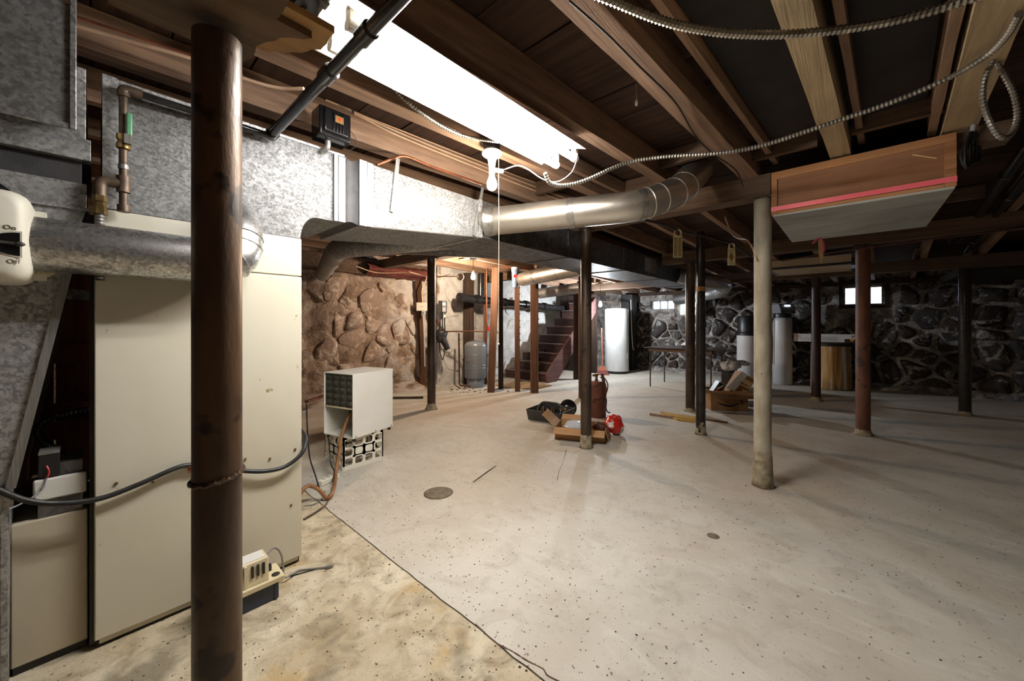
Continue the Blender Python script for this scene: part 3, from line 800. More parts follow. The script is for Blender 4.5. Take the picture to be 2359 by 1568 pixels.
# ---- bare bulb before the white tank
L3 = fd(1383, 700, 8.25)
t = thing('bulb_fixture', 'bright bare bulb hanging in front of the tall white tank', 'lamp', (L3.x, L3.y, zj(L3.x)))
MB().box(L3.x-.05, L3.y-.3, zj(L3.x)-.0005, L3.x+.05, L3.y+.3, zj(L3.x)+.02).part('mount_board', M['joist'], t)
MB().lathe([(.04,-.025),(.05,-.02),(.05,0)], (L3.x, L3.y, zj(L3.x)), 18).part('ceiling_cup', M['black_base'], t)
MB().tube([(L3.x, L3.y, zj(L3.x)-.02), (L3.x, L3.y, L3.z+.13)], .004, 8).part('cord', M['black'], t)
MB().lathe([(.016,.055),(.019,.07),(.019,.125),(.01,.135)], L3, 14).part('socket', M['black'], t)
bulb_mb(L3+Vector((0,0,.062)), 1.15).part('bulb', M['bulb3'], t)

# ================================================================ FURNACE AND ITS DUCTS
FY = 2.06
t = thing('furnace', 'tall cream enamelled furnace cabinet standing behind the rusty post', 'furnace', (.35, 2.4, 0))
MB().box(.012, FY+.012, .012, .688, 2.78, 1.622).part('casing', M['cream'], t, bev=.004)
MB().box(.0, FY, .035, .70, FY+.012, 1.434).part('door_panel', M['cream'], t, 'large cream front panel', bev=.004)
MB().box(.0, FY+.001, 1.438, .70, FY+.013, 1.625).part('upper_panel', M['cream'], t, bev=.004)
MB().box(.006, FY+.02, .0, .694, 2.77, .034).part('plinth', M['black_gap'], t)
MB().box(-.012, FY+.02, .02, .011, FY+.07, 1.6).part('gap_shade_strip', M['black_gap'], t)  # black strip standing in for the shade in the gap at the left
scr = [(268,1113),(352,1110),(565,1057),(622,1056),(680,1034),(437,1077),(706,632),(706,560),(671,1163),(180,1160)]
sm = None
for px, py in scr:
    p = fy(px, py, FY-.001)
    if p.x < .01 or p.x > .692: continue
    if sm is None:
        m0 = MB().lathe([(.0055,0),(.0055,.003),(.004,.006),(.0001,.0065)], (0,0,0), 10); sm = m0.mesh('screw'); sm.materials.append(M['brass'])
    place(sm, 'screw', t, WM[t.name].inverted() @ frame((p.x, FY, p.z), (1,0,0), (0,0,1)))
# lower blower cabinet with gas controls on top
t = thing('blower_cabinet', 'low tan cabinet beside the furnace carrying an electrical box', 'cabinet', (-.1, 2.3, 0))
MB().box(-.19, FY+.05, .03, -.016, 2.75, .515).part('casing', M['tan_panel'], t, bev=.004)
MB().box(-.186, FY+.06, 0, -.02, 2.74, .03).part('plinth', M['black_gap'], t)
a = fy(75, 1100, 2.10); b = fy(200, 1090, 2.10)
CP = MB().box(a.x, 2.10, .58, b.x, 2.118, .655).part('cover_plate', M['white_enamel'], t, bev=.006)
for dx in (.02, .13):
    MB().lathe([(.004,0),(.004,.002)], (0,0,0), 8, frame((a.x+dx, 2.1, .62), (1,0,0), (0,0,1))).part('screw', M['steel'], CP)
MB().box(a.x+.01, 2.12, .516, b.x-.01, 2.3, .70).part('junction_box', M['galv_shaded'], t)
MB().box(a.x+.012, 2.105, .66, a.x+.06, 2.17, .74).part('switch_box', M['black_base'], t, bev=.002)
MB().box(a.x+.012, 2.103, .74, a.x+.06, 2.172, .75).part('switch_top', M['strip'], t)
MB().tube(spline([(a.x+.03, 2.104, .70), (a.x+.036, 2.098, .68), (a.x+.032, 2.098, .66)], 4), .003, 6).part('red_wire', M['red'], t)
MB().tube(spline([(a.x+.032, 2.098, .66), (a.x+.02, 2.09, .62), (a.x-.04, 2.085, .585), (a.x-.12, 2.08, .575)], 6), .0025, 6).part('thermostat_wire', M['light_grey'], t)
pth = resample(spline([(a.x+.06, 2.2, .72), (a.x+.02, 2.25, .75), (a.x-.0, 2.28, .80), (a.x+.03, 2.3, .835), (a.x+.1, 2.32, .845), (a.x+.17, 2.35, .85)], 8), .006)
MB().tube(pth, [.011 if i % 2 else .0135 for i in range(len(pth))], 10).part('flexible_conduit', M['black_pipe'], t)

# black hose clipped across furnace and cabinet
hp = [fy(-60,1105,2.03), fy(0,1130,2.035), fy(60,1152,2.04), fy(130,1159,2.04), fy(230,1148,2.035), fy(320,1115,2.035), fy(400,1080,2.04), fy(440,1071,2.043), fy(500,1076,2.04), fy(560,1084,2.035), fy(610,1085,2.03), fy(655,1075,2.03), fy(690,1050,2.03), fy(703,1025,2.05)]
e = hp[-1]; hp += [Vector((e.x+.02, e.y+.08, e.z+.04)), Vector((e.x+.0, e.y+.3, e.z+.1))]
t = thing('furnace_hose', 'black hose clipped in a wavy line across the furnace front', 'hose', (.3, 2.03, .7))
MB().tube(spline(hp, 8), .0095, 12).part('hose', M['black'], t)
for px, py in ((437, 1072),):
    p = fy(px, py, 2.045)
    MB().lathe([(.0115,-.006),(.0115,.006)], (0,0,0), 12, frame(p, (0,1,0), (0,0,1))).part('clip', M['copper'], t)
    MB().box(p.x-.005, p.y-.002, p.z-.03, p.x+.005, p.y+.004, p.z-.008).part('clip_tab', M['copper'], t)

# ---- galvanized plenum with cross-broken front
t = thing('supply_plenum', 'galvanized sheet plenum on top of the furnace running into the duct', 'duct', (.45, 2.3, 1.63))
ZT, ZB = 2.125, 1.752
bend = [(.70 + .08*(1-math.cos(q)), 1.626 + (ZB-1.626)*math.sin(q)) for q in [PI/2*i/8 for i in range(9)]]
poly = [(.02, 1.626)] + bend + [(.92, ZB), (.92, ZT), (.02, ZT)]
MB().prism([(x, FY+.02, z) for x, z in poly], (0, .55, 0)).part('plenum_box', M['galv'], t)
def crossbreak(x0, z0, x1, z1, y, rise, mat, name, par, zz=None):
    z0b = zz if zz else z0
    cx, czz = (x0+x1)/2, (z0+z1)/2
    return MB().add([(x0,y,z0),(x1,y,z0b),(x1,y,z1),(x0,y,z1),(cx,y-rise,czz)], [(0,1,4),(1,2,4),(2,3,4),(3,0,4)]).part(name, mat, par, smooth=False)
bd = [(.06, 1.63), (.70, 1.63)] + bend[1:] + [(.86, ZB), (.86, 2.12), (.06, 2.12)]
MB().add([(x, FY+.018, z) for x, z in bd] + [(.52, FY+.006, 1.93)], [(i, (i+1) % len(bd), len(bd)) for i in range(len(bd))]).part('front_sheet', M['galv'], t, smooth=False)
MB().box(.02, FY, 1.63, .06, FY+.02, ZT).part('corner_flange', M['galv_dull'], t)
MB().box(.06, FY+.012, ZT-.012, .92, FY+.022, ZT).part('top_flange', M['galv_dull'], t)
MB().box(.862, FY+.003, ZB, .882, FY+.021, ZT-.015).part('drive_cleat', M['strip'], t)
MB().box(.884, FY+.0, ZB, .92, FY+.021, ZT-.02).part('drive_cleat', M['strip'], t)
# canvas connector
t = thing('duct_connector', 'wrinkled black canvas connector between plenum and trunk duct', 'duct', (.96, 2.3, 1.75))
mb = MB()
def canv(i, j):
    x = lerp(.92, 1.0, i/8); q = math.sin(PI*i/8)
    P = [(FY+.012, ZB), (FY+.012, ZT), (2.58, ZT), (2.58, ZB)]
    s = j/6; k = int(s) % 4; f = s-int(s); a, b = P[k], P[(k+1) % 4]
    y, z = lerp(a[0], b[0], f), lerp(a[1], b[1], f)
    w = .016*q + .005*noise.noise(Vector((i*.7, j*.9, 3)))
    return (x, y+w*(1 if y < 2.3 else -1), z + (w if z < 1.9 else -w))
mb.grid(canv, 8, 24); mb.part('canvas', M['canvas'], t, ang=60)
# transition and trunk
t = thing('trunk_duct', 'long rectangular sheet-metal trunk duct running below the joists to the back', 'duct', (4, 2.33, 1.845))
ZB2 = 1.845
TR = 1.93
MB().prism([(1.0, FY+.02, ZB), (TR, FY+.02, ZB2), (TR, FY+.02, 2.12), (1.0, FY+.02, ZT)], (0, .53, 0)).part('transition_box', M['galv'], t, smooth=False)
crossbreak(1.10, ZB+.012, TR-.01, 2.118, FY+.018, .012, M['galv'], 'transition_sheet', t, ZB2)
MB().box(1.0, FY, ZB+.002, 1.045, FY+.021, ZT).part('drive_cleat', M['strip'], t)
MB().box(1.05, FY+.006, ZB+.006, 1.085, FY+.021, ZT).part('drive_cleat', M['strip'], t)
segs = [(TR, 3.1), (3.1, 4.3), (4.3, 5.5), (5.5, 6.75)]
for a, b in segs:
    MB().box(a+.002, FY, ZB2, b-.002, 2.60, 2.12).part('duct_section', M['galv_shaded'], t, smooth=False, bev=.002)
    MB().box(b-.014, FY-.006, ZB2-.006, b+.014, 2.606, 2.124).part('slip_joint', M['galv_shaded'], t, bev=.002)
MB().box(TR-.015, FY-.004, ZB2-.006, TR+.015, 2.604, 2.123).part('slip_joint', M['galv_dull'], t, bev=.002)
MB().prism([(6.75, FY+.05, 1.86), (7.3, FY+.15, 1.86), (7.3, 2.5, 1.86), (6.75, 2.55, 1.86)], (0, 0, .17)).part('reducer', M['galv_shaded'], t, smooth=False)
MB().tube([(1.0, FY+.022, ZB+.003), (TR, FY+.022, ZB2+.003)], .006, 6).part('hem', M['strip'], t)
# tan register grille on the trunk side
a = fy(1486, 590, FY-.004); b = fy(1511, 630, FY-.004)
mb = MB().box(a.x, FY-.012, b.z, b.x, FY-.001, a.z)
g = thing('register_grille', 'small tan register grille set in the dark trunk duct side', 'vent', (a.x, FY-.006, b.z))
MB().box(a.x, FY-.008, b.z, b.x, FY-.001, a.z).part('frame', M['register'], g, bev=.002)
MB().box(a.x+.02, FY-.0105, b.z+.015, lerp(a.x, b.x, .5), FY-.007, a.z-.015).part('damper_plate', M['galv_dull'], g)
MB().box(lerp(a.x, b.x, .52), FY-.013, b.z+.015, b.x-.02, FY-.007, a.z-.015).part('damper_plate', M['register'], g)
# strap hangers
for k, (p, q) in enumerate((((917,365),(904,488)), ((1112,432),(1092,542)))):
    A = fy(p[0], p[1], FY+.01); B = fy(q[0], q[1], FY+.005); A.z = min(A.z, 2.27)
    mb = MB(); mb.bar((A.x, A.y, A.z), (B.x, B.y, B.z), .026, .002, (0,1,0))
    mb.top('strap_hanger', M['strip'], ['pale metal strap hanger on the bright transition duct', 'metal strap hanger beside the round branch duct takeoff'][k], 'strap', 'duct straps')

# ---- round ducts
def rings(path, r, t, mat, idx, w=.006, n=24):
    for i in idx:
        i = max(1, min(len(path)-2, i)); d = (path[i+1]-path[i-1]).normalized()
        MB().tube([path[i]-d*w, path[i]-d*w*.4, path[i]+d*w*.4, path[i]+d*w], [r+.0005, r+.004, r+.004, r+.0005], n).part('bead', mat, t)
def round_duct(pts, r, mat, label, fil=.15, nring=(), tapes=(), name='round_duct', group='round branch ducts', k=6, n=28):
    pth = fillet(pts, fil, k) if fil else [Vector(p) for p in pts]
    full = [pth[0]]
    for a, b in zip(pth, pth[1:]):
        m = max(1, int((b-a).length/.05))
        for j in range(1, m+1): full.append(a + (b-a)*j/m)
    t = thing(name, label, 'duct', full[len(full)//2], 0, group)
    MB().tube(full, r, n).part('pipe', mat, t)
    for f in nring: rings(full, r, t, mat, [int(f*(len(full)-1))])
    for f0, f1 in tapes:
        i0, i1 = int(f0*(len(full)-1)), int(f1*(len(full)-1))
        seg = full[i0:max(i1, i0+2)]
        MB().tube(seg, [r+.003+.0015*math.sin(j*2.3) for j in range(len(seg))], n, caps=False).part('tape', M['foil'], t)
    return t
A = Vector((2.0, 2.1, 1.975)); B = Vector((2.44, 1.07, 1.985)); Cc = Vector((2.74, .90, 2.12)); D = Vector((3.02, .86, 2.35))
round_duct([A, B, Cc, D], .103, M['duct_smooth'], 'shiny round branch duct with taped joints rising between the joists', .12, (.66, .72, .80, .88), ((.02, .06), (.36, .42), (.63, .655)))
MB().tube([A+Vector((0,-.02,0)), A+(B-A)*.05, A+(B-A)*.1], [.125, .113, .105], 28, caps=False).top('duct_collar', M['foil'], 'crimped start collar of the shiny round branch duct', 'duct')
# branches on the far side of the trunk
p1 = fz(985, 578, 1.9); p1.y = 2.58
round_duct([(2.05, 2.58, 1.94), (1.60, 3.75, 1.94), (2.35, 6.05, 1.95)], .1, M['galv_dull'], 'dark round duct bending down to the left rubble wall', .25, (.36, .42, .48, .6, .8))
round_duct([(2.9, 2.58, 1.96), (2.12, 3.3, 2.0), (2.2, 4.2, 2.1)], .105, M['galv_shaded'], 'dark round duct beside the post under the trunk duct', .2, (.3, .55, .62))
a2 = fd(1204, 643, 6.4); b2 = Vector((4.2, 2.58, 1.93))
round_duct([b2, a2], .115, M['duct_smooth'], 'warm-lit round duct hanging above the timber posts', 0, (.97, .8, .78, .3), ((.7, .77),))
a3 = fd(1243, 676, 7.6); b3 = fd(1340, 662, 7.0)
round_duct([b3, a3], .1, M['galv_dull'], 'grey round pipe behind the warm-lit duct', 0, (.9, .2))
e1 = Vector((6.6, 2.06, 1.96)); e2 = fd(1662, 668, 6.6); e3 = fd(1600, 690, 7.6); 
round_duct([Vector((6.2, 2.1, 1.97)), fd(1672, 655, 6.2), fd(1660, 672, 7.2), fd(1560, 690, 8.6)], .12, M['galv_pipe'], 'galvanized elbow duct curling off the end of the trunk', .3, (.3, .38, .46, .54))

# ---- bypass duct and humidifier left of the furnace
bz = 1.455
t = round_duct([(-.142, 1.95, bz), (.405, 1.95, bz), (.43, 2.0, bz+.16), (.43, 2.12, bz+.25)], .088, M['galv_pipe'], 'mottled galvanized bypass duct crossing in front of the furnace', .11, (.42, .55, .66, .78))
t = thing('humidifier', 'rounded white furnace humidifier with a black half-round damper dial', 'humidifier', (-.33, 1.97, 1.33))
def rrect(x0, z0, x1, z1, r, k=6):
    return fillet([((x0+x1)/2, 0, z0), (x1, 0, z0), (x1, 0, z1), (x0, 0, z1), (x0, 0, z0), ((x0+x1)/2-.001, 0, z0)], r, k)
mb = MB(); prev = None
rows = [(2.05, .0), (1.90, .0), (1.865, .004), (1.845, .014), (1.835, .03)]
outl = [(v, y) for y, ins in rows for v in [ins]]
base = rrect(-.42, 1.325, -.128, 1.60, .05)
nb = len(base); vs = []; fs = []
for y, ins in rows:
    for p in rrect(-.42+ins, 1.325+ins, -.128-ins, 1.60-ins, max(.02, .05-ins*.2)): vs.append((p.x, y, p.z))
for r in range(len(rows)-1):
    for i in range(nb-1): fs.append((r*nb+i, r*nb+i+1, (r+1)*nb+i+1, (r+1)*nb+i))
fs.append(tuple(range((len(rows)-1)*nb, len(rows)*nb-1)))
mb.add(vs, fs).part('housing', M['white_plastic'], t)
q0 = fy(2, 560, 1.86)
dc = fy(46, 563, 1.833)
arc = [(dc.x + .058*math.cos(PI/2+PI*i/16)*.95, 1.832, dc.z + .034*math.sin(PI/2+PI*i/16)) for i in range(17)]
DIAL = MB().prism(arc, (0, .006, 0)).part('dial', M['black_gloss'], t)
arc2 = [(dc.x+.004 + .064*math.cos(PI/2+PI*i/16)*.95, 1.8335, dc.z + .039*math.sin(PI/2+PI*i/16)) for i in range(17)]
MB().prism(arc2, (0, .006, 0)).part('dial_rim', M['white_plastic'], t)
MB().bar((dc.x-.055, 1.826, dc.z+.003), (dc.x-.0, 1.824, dc.z), .008, .006, (0,1,0)).part('dial_lever', M['dark_plastic'], DIAL, bev=.001)
MB().ball((dc.x, 1.824, dc.z), .008, 10, 6, (1.4, .7, .9)).part('lever_knob', M['dark_plastic'], DIAL)
text('lettering', 'On', .018, frame((dc.x-.018, 1.8343, dc.z+.047), (1,0,0), (0,0,1)), M['pencil'], t)
text('lettering', 'Off', .018, frame((dc.x-.012, 1.8343, dc.z-.052), (1,0,0), (0,0,1)), M['pencil'], t)
MB().lathe([(.12, 0), (.12, .012), (.112, .016)], (0,0,0), 28, frame((-.175, 2.04, bz), (1,0,0), (0,0,1))).part('mounting_flange', M['off_white'], t)
MB().box(-.132, 1.96, bz+.09, -.105, 1.985, bz+.108).part('latch', M['white_plastic'], t)
MB().box(-.132, 1.96, bz-.115, -.105, 1.985, bz-.095).part('latch', M['white_plastic'], t)
MB().tube([(-.27, 1.9, 1.60), (-.25, 1.9, 1.612), (-.19, 1.9, 1.612), (-.175, 1.9, 1.598)], .008, 8).part('handle', M['black_gloss'], t)
MB().tube([(-.235, 1.94, 1.33), (-.235, 1.94, 1.24)], .014, 10).part('drain_spout', M['black'], t)

# ---- return-air drop, boot and overhead duct at the far left
RX = -.012
t = thing('return_air_duct', 'dull galvanized return-air drop with slanting boot at the left edge', 'duct', (-.5, 2.3, 0))
def rbox(z0, z1, y, mat, name, x1=RX, dy=.6): return MB().box(-.95, y, z0, x1, y+dy, z1).part(name, M[mat], t, smooth=False, bev=.002)
rbox(1.86, 2.12, 2.06, 'galv_dull', 'upper_section', -.02)
rbox(1.785, 1.862, 2.045, 'galv_dull', 'slip_band', -.008)
rbox(1.70, 1.787, 2.075, 'canvas', 'canvas_band', -.03)
rbox(1.615, 1.702, 2.055, 'galv_dull', 'slip_band', -.018)
rbox(1.605, 1.617, 2.048, 'galv_dull', 'hem', -.012)
MB().prism([(-.95, 2.06, 1.605), (-.022, 2.06, 1.605), (-.045, 2.06, 1.50), (-.95, 2.06, 1.50)], (0, .58, 0)).part('neck', M['galv_dull'], t, smooth=False)
MB().prism([(-.95, 2.055, 1.50), (-.045, 2.055, 1.50), (-.188, 2.055, .62), (-.192, 2.055, .0), (-.95, 2.055, .0)], (0, .6, 0)).part('boot', M['galv_dull'], t, smooth=False)
MB().bar((-.043, 2.049, 1.5), (-.184, 2.049, .66), .022, .008, (0,1,0)).part('seam_rib', M['strip'], t)
MB().box(-.95, 2.046, .60, -.178, 2.056, .665).part('lower_band', M['galv_dull'], t)
MB().box(-.203, 2.05, 0, -.19, 2.058, .6).part('edge_flange', M['galv_dull'], t)
t = thing('overhead_duct', 'large flat galvanized duct overhead in the upper left corner', 'duct', (-.5, 1.9, 1.79))
MB().prism([(-1.4, 1.76, 1.79), (-.045, 1.75, 1.79), (-.045, 2.04, 1.90), (-1.4, 2.04, 1.90)], (0, 0, .37)).part('duct_box', M['galv_dull'], t, smooth=False)
MB().box(-.05, 1.742, 1.785, -.036, 1.758, 2.26).part('corner_seam', M['galv_dull'], t, bev=.002)
MB().box(-1.4, 1.744, 1.784, -.04, 1.752, 1.80).part('bottom_hem', M['galv_dull'], t)
# old plank partition in the gap behind the cabinet
t = thing('plank_partition', 'dark red-brown plank door standing behind the low tan cabinet', 'door', (-.3, 3.0, 0))
for i in range(6):
    x = -.75+.155*i; MB().box(x, 2.98, .1, x+.148, 3.0, 1.75).part('plank', M['partition'], t, smooth=False)
for z in (.62, 1.0): MB().box(-.75, 2.955, z, .18, 2.98, z+.09).part('batten', M['partition'], t)
MB().box(-.75, 2.9, 0, .18, 3.02, .1).part('sill_board', M['partition'], t)
MB().box(-.75, 2.90, .76, .18, 2.975, .80).part('rail', M['partition'], t)
MB().box(-.2, 2.4, 1.30, .02, 2.44, 1.34).top('angle_bracket', M['galv_dull'], 'short metal angle strip bridging the gap left of the furnace', 'bracket')

# ---- gas line with green valve on the plenum
t = thing('gas_line', 'vertical iron gas pipe with green valve handle on the plenum face', 'pipe', (.1, 2.0, 1.6))
gx = fy(285, 300, 2.0).x; gy = 2.015
zt, zb = fy(285, 205, gy).z, fy(285, 485, gy).z
MB().tube([(gx, gy, zt), (gx, gy, zb)], .0125, 14).part('pipe', M['iron_pipe'], t)
MB().tube(fillet([(gx, gy, zt-.03), (gx, gy, zt), (gx+.05, gy, zt)], .025), .0185, 14).part('elbow', M['iron_pipe'], t)
MB().tube([(gx+.03, gy, zt), (.565, gy+.01, zt+.005)], .0135, 12).part('header_pipe', M['black_pipe'], t)
zv = fy(285, 315, gy).z
VB = MB().lathe([(.013,-.03),(.02,-.025),(.02,-.01),(.016,0),(.02,.01),(.02,.025),(.013,.03)], (gx, gy, zv-.02), 14).part('valve_body', M['brass'], t)
MB().box(gx+.006, gy-.03, zv, gx+.022, gy-.016, zv+.085).part('valve_handle', M['green'], VB, 'green lever handle', bev=.004)
MB().box(gx+.0, gy-.03, zv-.03, gx+.02, gy-.014, zv+.004).part('handle_stem', M['strip'], VB)
zc = fy(285, 385, gy).z
MB().lathe([(.015,-.008),(.015,.008)], (gx, gy, zc), 14).part('pipe_clamp', M['strip'], t)
MB().box(gx+.012, gy+.0, zc-.012, gx+.045, gy+.004, zc+.004).part('clamp_ear', M['strip'], t)
z2 = fy(285, 425, gy).z
MB().tube([(gx, gy, z2+.03), (gx, gy, z2-.03)], .02, 14).part('tee', M['iron_pipe'], t)
MB().tube([(gx, gy, zb+.02), (gx, gy, zb-.005)], .0185, 10).part('cap', M['iron_pipe'], t)
xe = fy(230, 430, gy).x
MB().tube(fillet([(gx-.01, gy, z2), (xe, gy, z2), (xe, gy, z2-.06)], .028), .0185, 14).part('elbow', M['iron_pipe'], t)
MB().lathe([(.013,-.08),(.02,-.078),(.02,-.05),(.016,-.048),(.016,-.035),(.02,-.033),(.02,-.012),(.013,-.01)], (xe, gy, z2-.045), 6).part('union_nut', M['brass'], t)
pth = [Vector((xe, gy+.02*i/40, z2-.12-.24*i/40)) for i in range(41)]
MB().tube(pth, [.011 if i % 2 else .0135 for i in range(41)], 12).part('flexible_connector', M['strip'], t)

# ---- black pipe crossing below the strip light
t = thing('black_gas_pipe', 'black iron pipe crossing diagonally below the strip light', 'pipe', (.57, 1.4, 2.1))
a = Vector((.56, 2.04, 2.09)); b = Vector((.585, .3, 2.125))
MB().tube([a, b], .0215, 16).part('pipe', M['black_pipe'], t)
for f in (.36, .52):
    c = a+(b-a)*f; d = (b-a).normalized()
    MB().tube([c-d*.035, c-d*.03, c+d*.03, c+d*.035], [.022, .0285, .0285, .022], 16).part('coupling', M['black_pipe'], t)
MB().tube([a+Vector((0,.0,0)), a+Vector((0,-.03,0))], .028, 14).part('elbow', M['black_pipe'], t)

# ---- black relay box on the joist
t = thing('relay_box', 'black ribbed metal relay box with a small brass label on the joist', 'relay box', (.9, 1.98, 2.1))
pc = fy(772, 268, 1.97); rx0, rx1 = fy(737, 268, 1.97).x, fy(810, 268, 1.97).x
rz0, rz1 = fy(772, 318, 1.97).z, min(fy(772, 213, 1.97).z, 2.30)
MB().box(rx0, 1.975, rz0, rx1, 2.085, rz1).part('case', M['black_gloss'], t, bev=.008)
CV = MB().box(rx0+.018, 1.962, rz0+.02, rx1-.018, 1.978, rz1-.012).part('cover', M['black_gloss'], t, bev=.008)
for i in range(4):
    x = lerp(rx0, rx1, .40+.1*i); MB().box(x-.003, 1.956, rz0+.03, x+.003, 1.964, rz1-.02).part('rib', M['black_gloss'], CV, bev=.002)
mx = lerp(rx0, rx1, .56)
MB().box(mx-.021, 1.953, lerp(rz0, rz1, .5), mx+.021, 1.956, lerp(rz0, rz1, .74)).part('label_plate', M['gold_emblem'], CV)
MB().lathe([(.008,0),(.008,.001)], (0,0,0), 14, frame((mx, 1.953, lerp(rz0, rz1, .63)), (1,0,0), (0,0,1))).part('label_emblem', M['red'], CV)
MB().tube(fillet([(pc.x-.012, 2.03, rz0+.005), (pc.x-.012, 2.03, rz0-.035), (pc.x-.03, 2.06, rz0-.05)], .015), .014, 12).part('conduit_fitting', M['strip'], t)
MB().tube(spline([(rx1, 2.05, lerp(rz0, rz1, .6)), (rx1+.035, 2.06, lerp(rz0, rz1, .75)), (rx1+.08, 2.07, lerp(rz0, rz1, .4)), (rx1+.04, 2.075, rz0+.01), (rx1+.02, 2.08, rz0-.06)], 6), .002, 6).part('bell_wire', M['black'], t)

# copper tube tucked along the joist foot above the transition duct
wp = [fy(868, 380, 2.12), fy(905, 366, 2.1), fy(937, 361, 2.09), fy(1000, 386, 2.1), fy(1110, 424, 2.11)]
MB().tube(spline(wp, 8), .009, 10).top('copper_tube', M['copper'], 'orange copper tube below the joist above the bright transition duct', 'pipe')

# ================================================================ HANGING WOODEN BOX
BX0, BX1, BY0, BY1, BZ0, BZ1 = 3.2, 4.32, -.425, .43, 1.95, 2.262
t = thing('hanging_box', 'wooden box hung under the joists with pink tape across its front', 'wooden box', ((BX0+BX1)/2, 0, BZ0))
MB().box(BX0, BY0, BZ1-.05, BX0+.03, BY1, BZ1).part('top_rail', M['box_wood'], t, bev=.003)
MB().box(BX0, BY0, BZ0+.012, BX0+.03, BY0+.045, BZ1-.05).part('stile', M['box_wood'], t, bev=.002)
MB().box(BX0, BY1-.035, BZ0+.012, BX0+.03, BY1, BZ1-.05).part('stile', M['box_wood'], t, bev=.002)
MB().box(BX0, BY0+.045, BZ0+.012, BX0+.03, BY1-.035, BZ0+.035).part('bottom_rail', M['box_wood'], t, bev=.002)
MB().box(BX0+.008, BY0+.045, BZ0+.035, BX0+.028, BY1-.035, BZ1-.05).part('front_panel', M['box_panel'], t)
MB().box(BX0+.03, BY0, BZ0+.012, BX1, BY0+.02, BZ1).part('side_panel', M['box_panel'], t)
MB().box(BX0+.03, BY1-.02, BZ0+.012, BX1, BY1, BZ1).part('side_panel', M['box_panel'], t)
MB().box(BX1-.02, BY0+.02, BZ0+.012, BX1, BY1-.02, BZ1).part('back_panel', M['box_panel'], t)
for i, (a, b) in enumerate(((BX0, 3.52), (3.524, 3.92), (3.924, BX1))):
    MB().box(a, BY0+.008, BZ0, b, BY1-.01, BZ0+.012).part('bottom_board', M['grey_board'], t, 'grey painted bottom board', smooth=False)
MB().add([(BX0-.0025, BY1, BZ0+.035), (BX0-.0025, BY0, BZ0+.035), (BX0-.0025, BY0, BZ0+.067), (BX0-.0025, BY1, BZ0+.067)], [(0,1,2,3)])
mb = MB().box(BX0-.003, BY0-.001, BZ0+.037, BX0-.0005, BY1+.001, BZ0+.068); mb.part('pink_tape', M['pink'], t, 'pink flagging tape')
MB().bar((BX0+.006, BY0+.17, BZ1-.075), (BX0+.006, BY0+.075, BZ1-.125), .006, .002, (1,0,0)).part('scratch', M['shim'], t)
# pink ribbon and shim tied below it
q = fx(1889, 556, 4.26); q.z = BZ0
t = thing('tape_ribbon', 'pink ribbon and pale wood shim dangling behind the hanging box', 'ribbon', q)
mb = MB(); w = _R
def strip(pts, hw, mat, name):
    P = spline(pts, 6); vs = []; fs = []
    for p in P: vs += [p-w*hw, p+w*hw]
    for i in range(len(P)-1): fs.append((2*i, 2*i+1, 2*i+3, 2*i+2))
    o = MB().add(vs, fs).part(name, mat, t); s = o.modifiers.new('thick', 'SOLIDIFY'); s.thickness = .0015; return o
strip([q, q-w*.03+Vector((0,0,-.015)), q-w*.06+Vector((0,0,-.05))], .012, M['pink'], 'ribbon_tail')
strip([q, q+w*.025+Vector((0,0,-.05)), q+w*.03+Vector((0,0,-.125))], .014, M['pink'], 'ribbon_tail')
u = _U
MB().prism([q-w*.012+u*-.02, q+w*.018+u*-.02, q+w*.032+u*-.16, q+w*.015+u*-.225, q-w*.005+u*-.15], _F*.004).part('shim', M['shim'], t)

# ================================================================ ARMOURED CABLES, WIRES
def corr(pts, r, name, label, mat='bx', group='armoured cables', cat='cable', step=.0075, k=12):
    P = resample(spline(pts, k), step)
    return MB().tube(P, [r*1.22 if i % 2 else r*.86 for i in range(len(P))], 8).top(name, M[mat], label, cat, group)
zc = 2.2
corr([fz(1330,-30,zc), fz(1410,2,zc), fz(1530,49,zc), fz(1640,72,zc), fz(1760,80,zc), fz(1880,74,zc), fz(2010,57,zc), fz(2130,30,zc), fz(2260,-10,zc)], .0125, 'armoured_cable', 'dark armoured cable sagging across the joists at the top edge', 'bx')
corr([fd(1255,398,2.12), fd(1268,422,2.16), fd(1300,427,2.2), fd(1350,415,2.2), fd(1435,378,2.2), fd(1520,362,2.15), fd(1660,352,2.05), fd(1760,334,1.98), fd(1900,288,1.85), fd(2050,237,1.72), fd(2180,182,1.6), fd(2270,130,1.47), fd(2318,84,1.37), fd(2350,30,1.28)], .0105, 'armoured_cable', 'long pale armoured cable swagged from the strip light to the right')
corr([fd(905,200,1.75), fd(940,235,1.8), fd(985,270,1.9), fd(1030,297,2.0), fd(1080,316,2.1), fd(1150,326,2.2)], .0095, 'armoured_cable', 'pale armoured cable running beneath the strip light into the lampholder')
corr([fd(2288,140,1.55), fd(2268,185,1.55), fd(2265,235,1.55), fd(2282,285,1.55), fd(2308,317,1.56), fd(2332,305,1.57), fd(2343,268,1.58), fd(2336,220,1.58), fd(2315,175,1.57), fd(2292,140,1.56)], .0095, 'armoured_cable', 'loop of pale armoured cable hanging in the upper right corner')
def wire(pts, r, mat, label, name='cable', cat='cable', group='ceiling cables', k=8, n=8):
    return MB().tube(spline(pts, k), r, n).top(name, M[mat], label, cat, group)
def jf(px, py, Y=2.15):
    p = fy(px, py, Y)
    for _ in range(4): p = fy(px, py, 2.103-.055*(p.x-2)+(Y-2.13))
    p.z = 2.285 + (p.z-2.26)*.62; return p
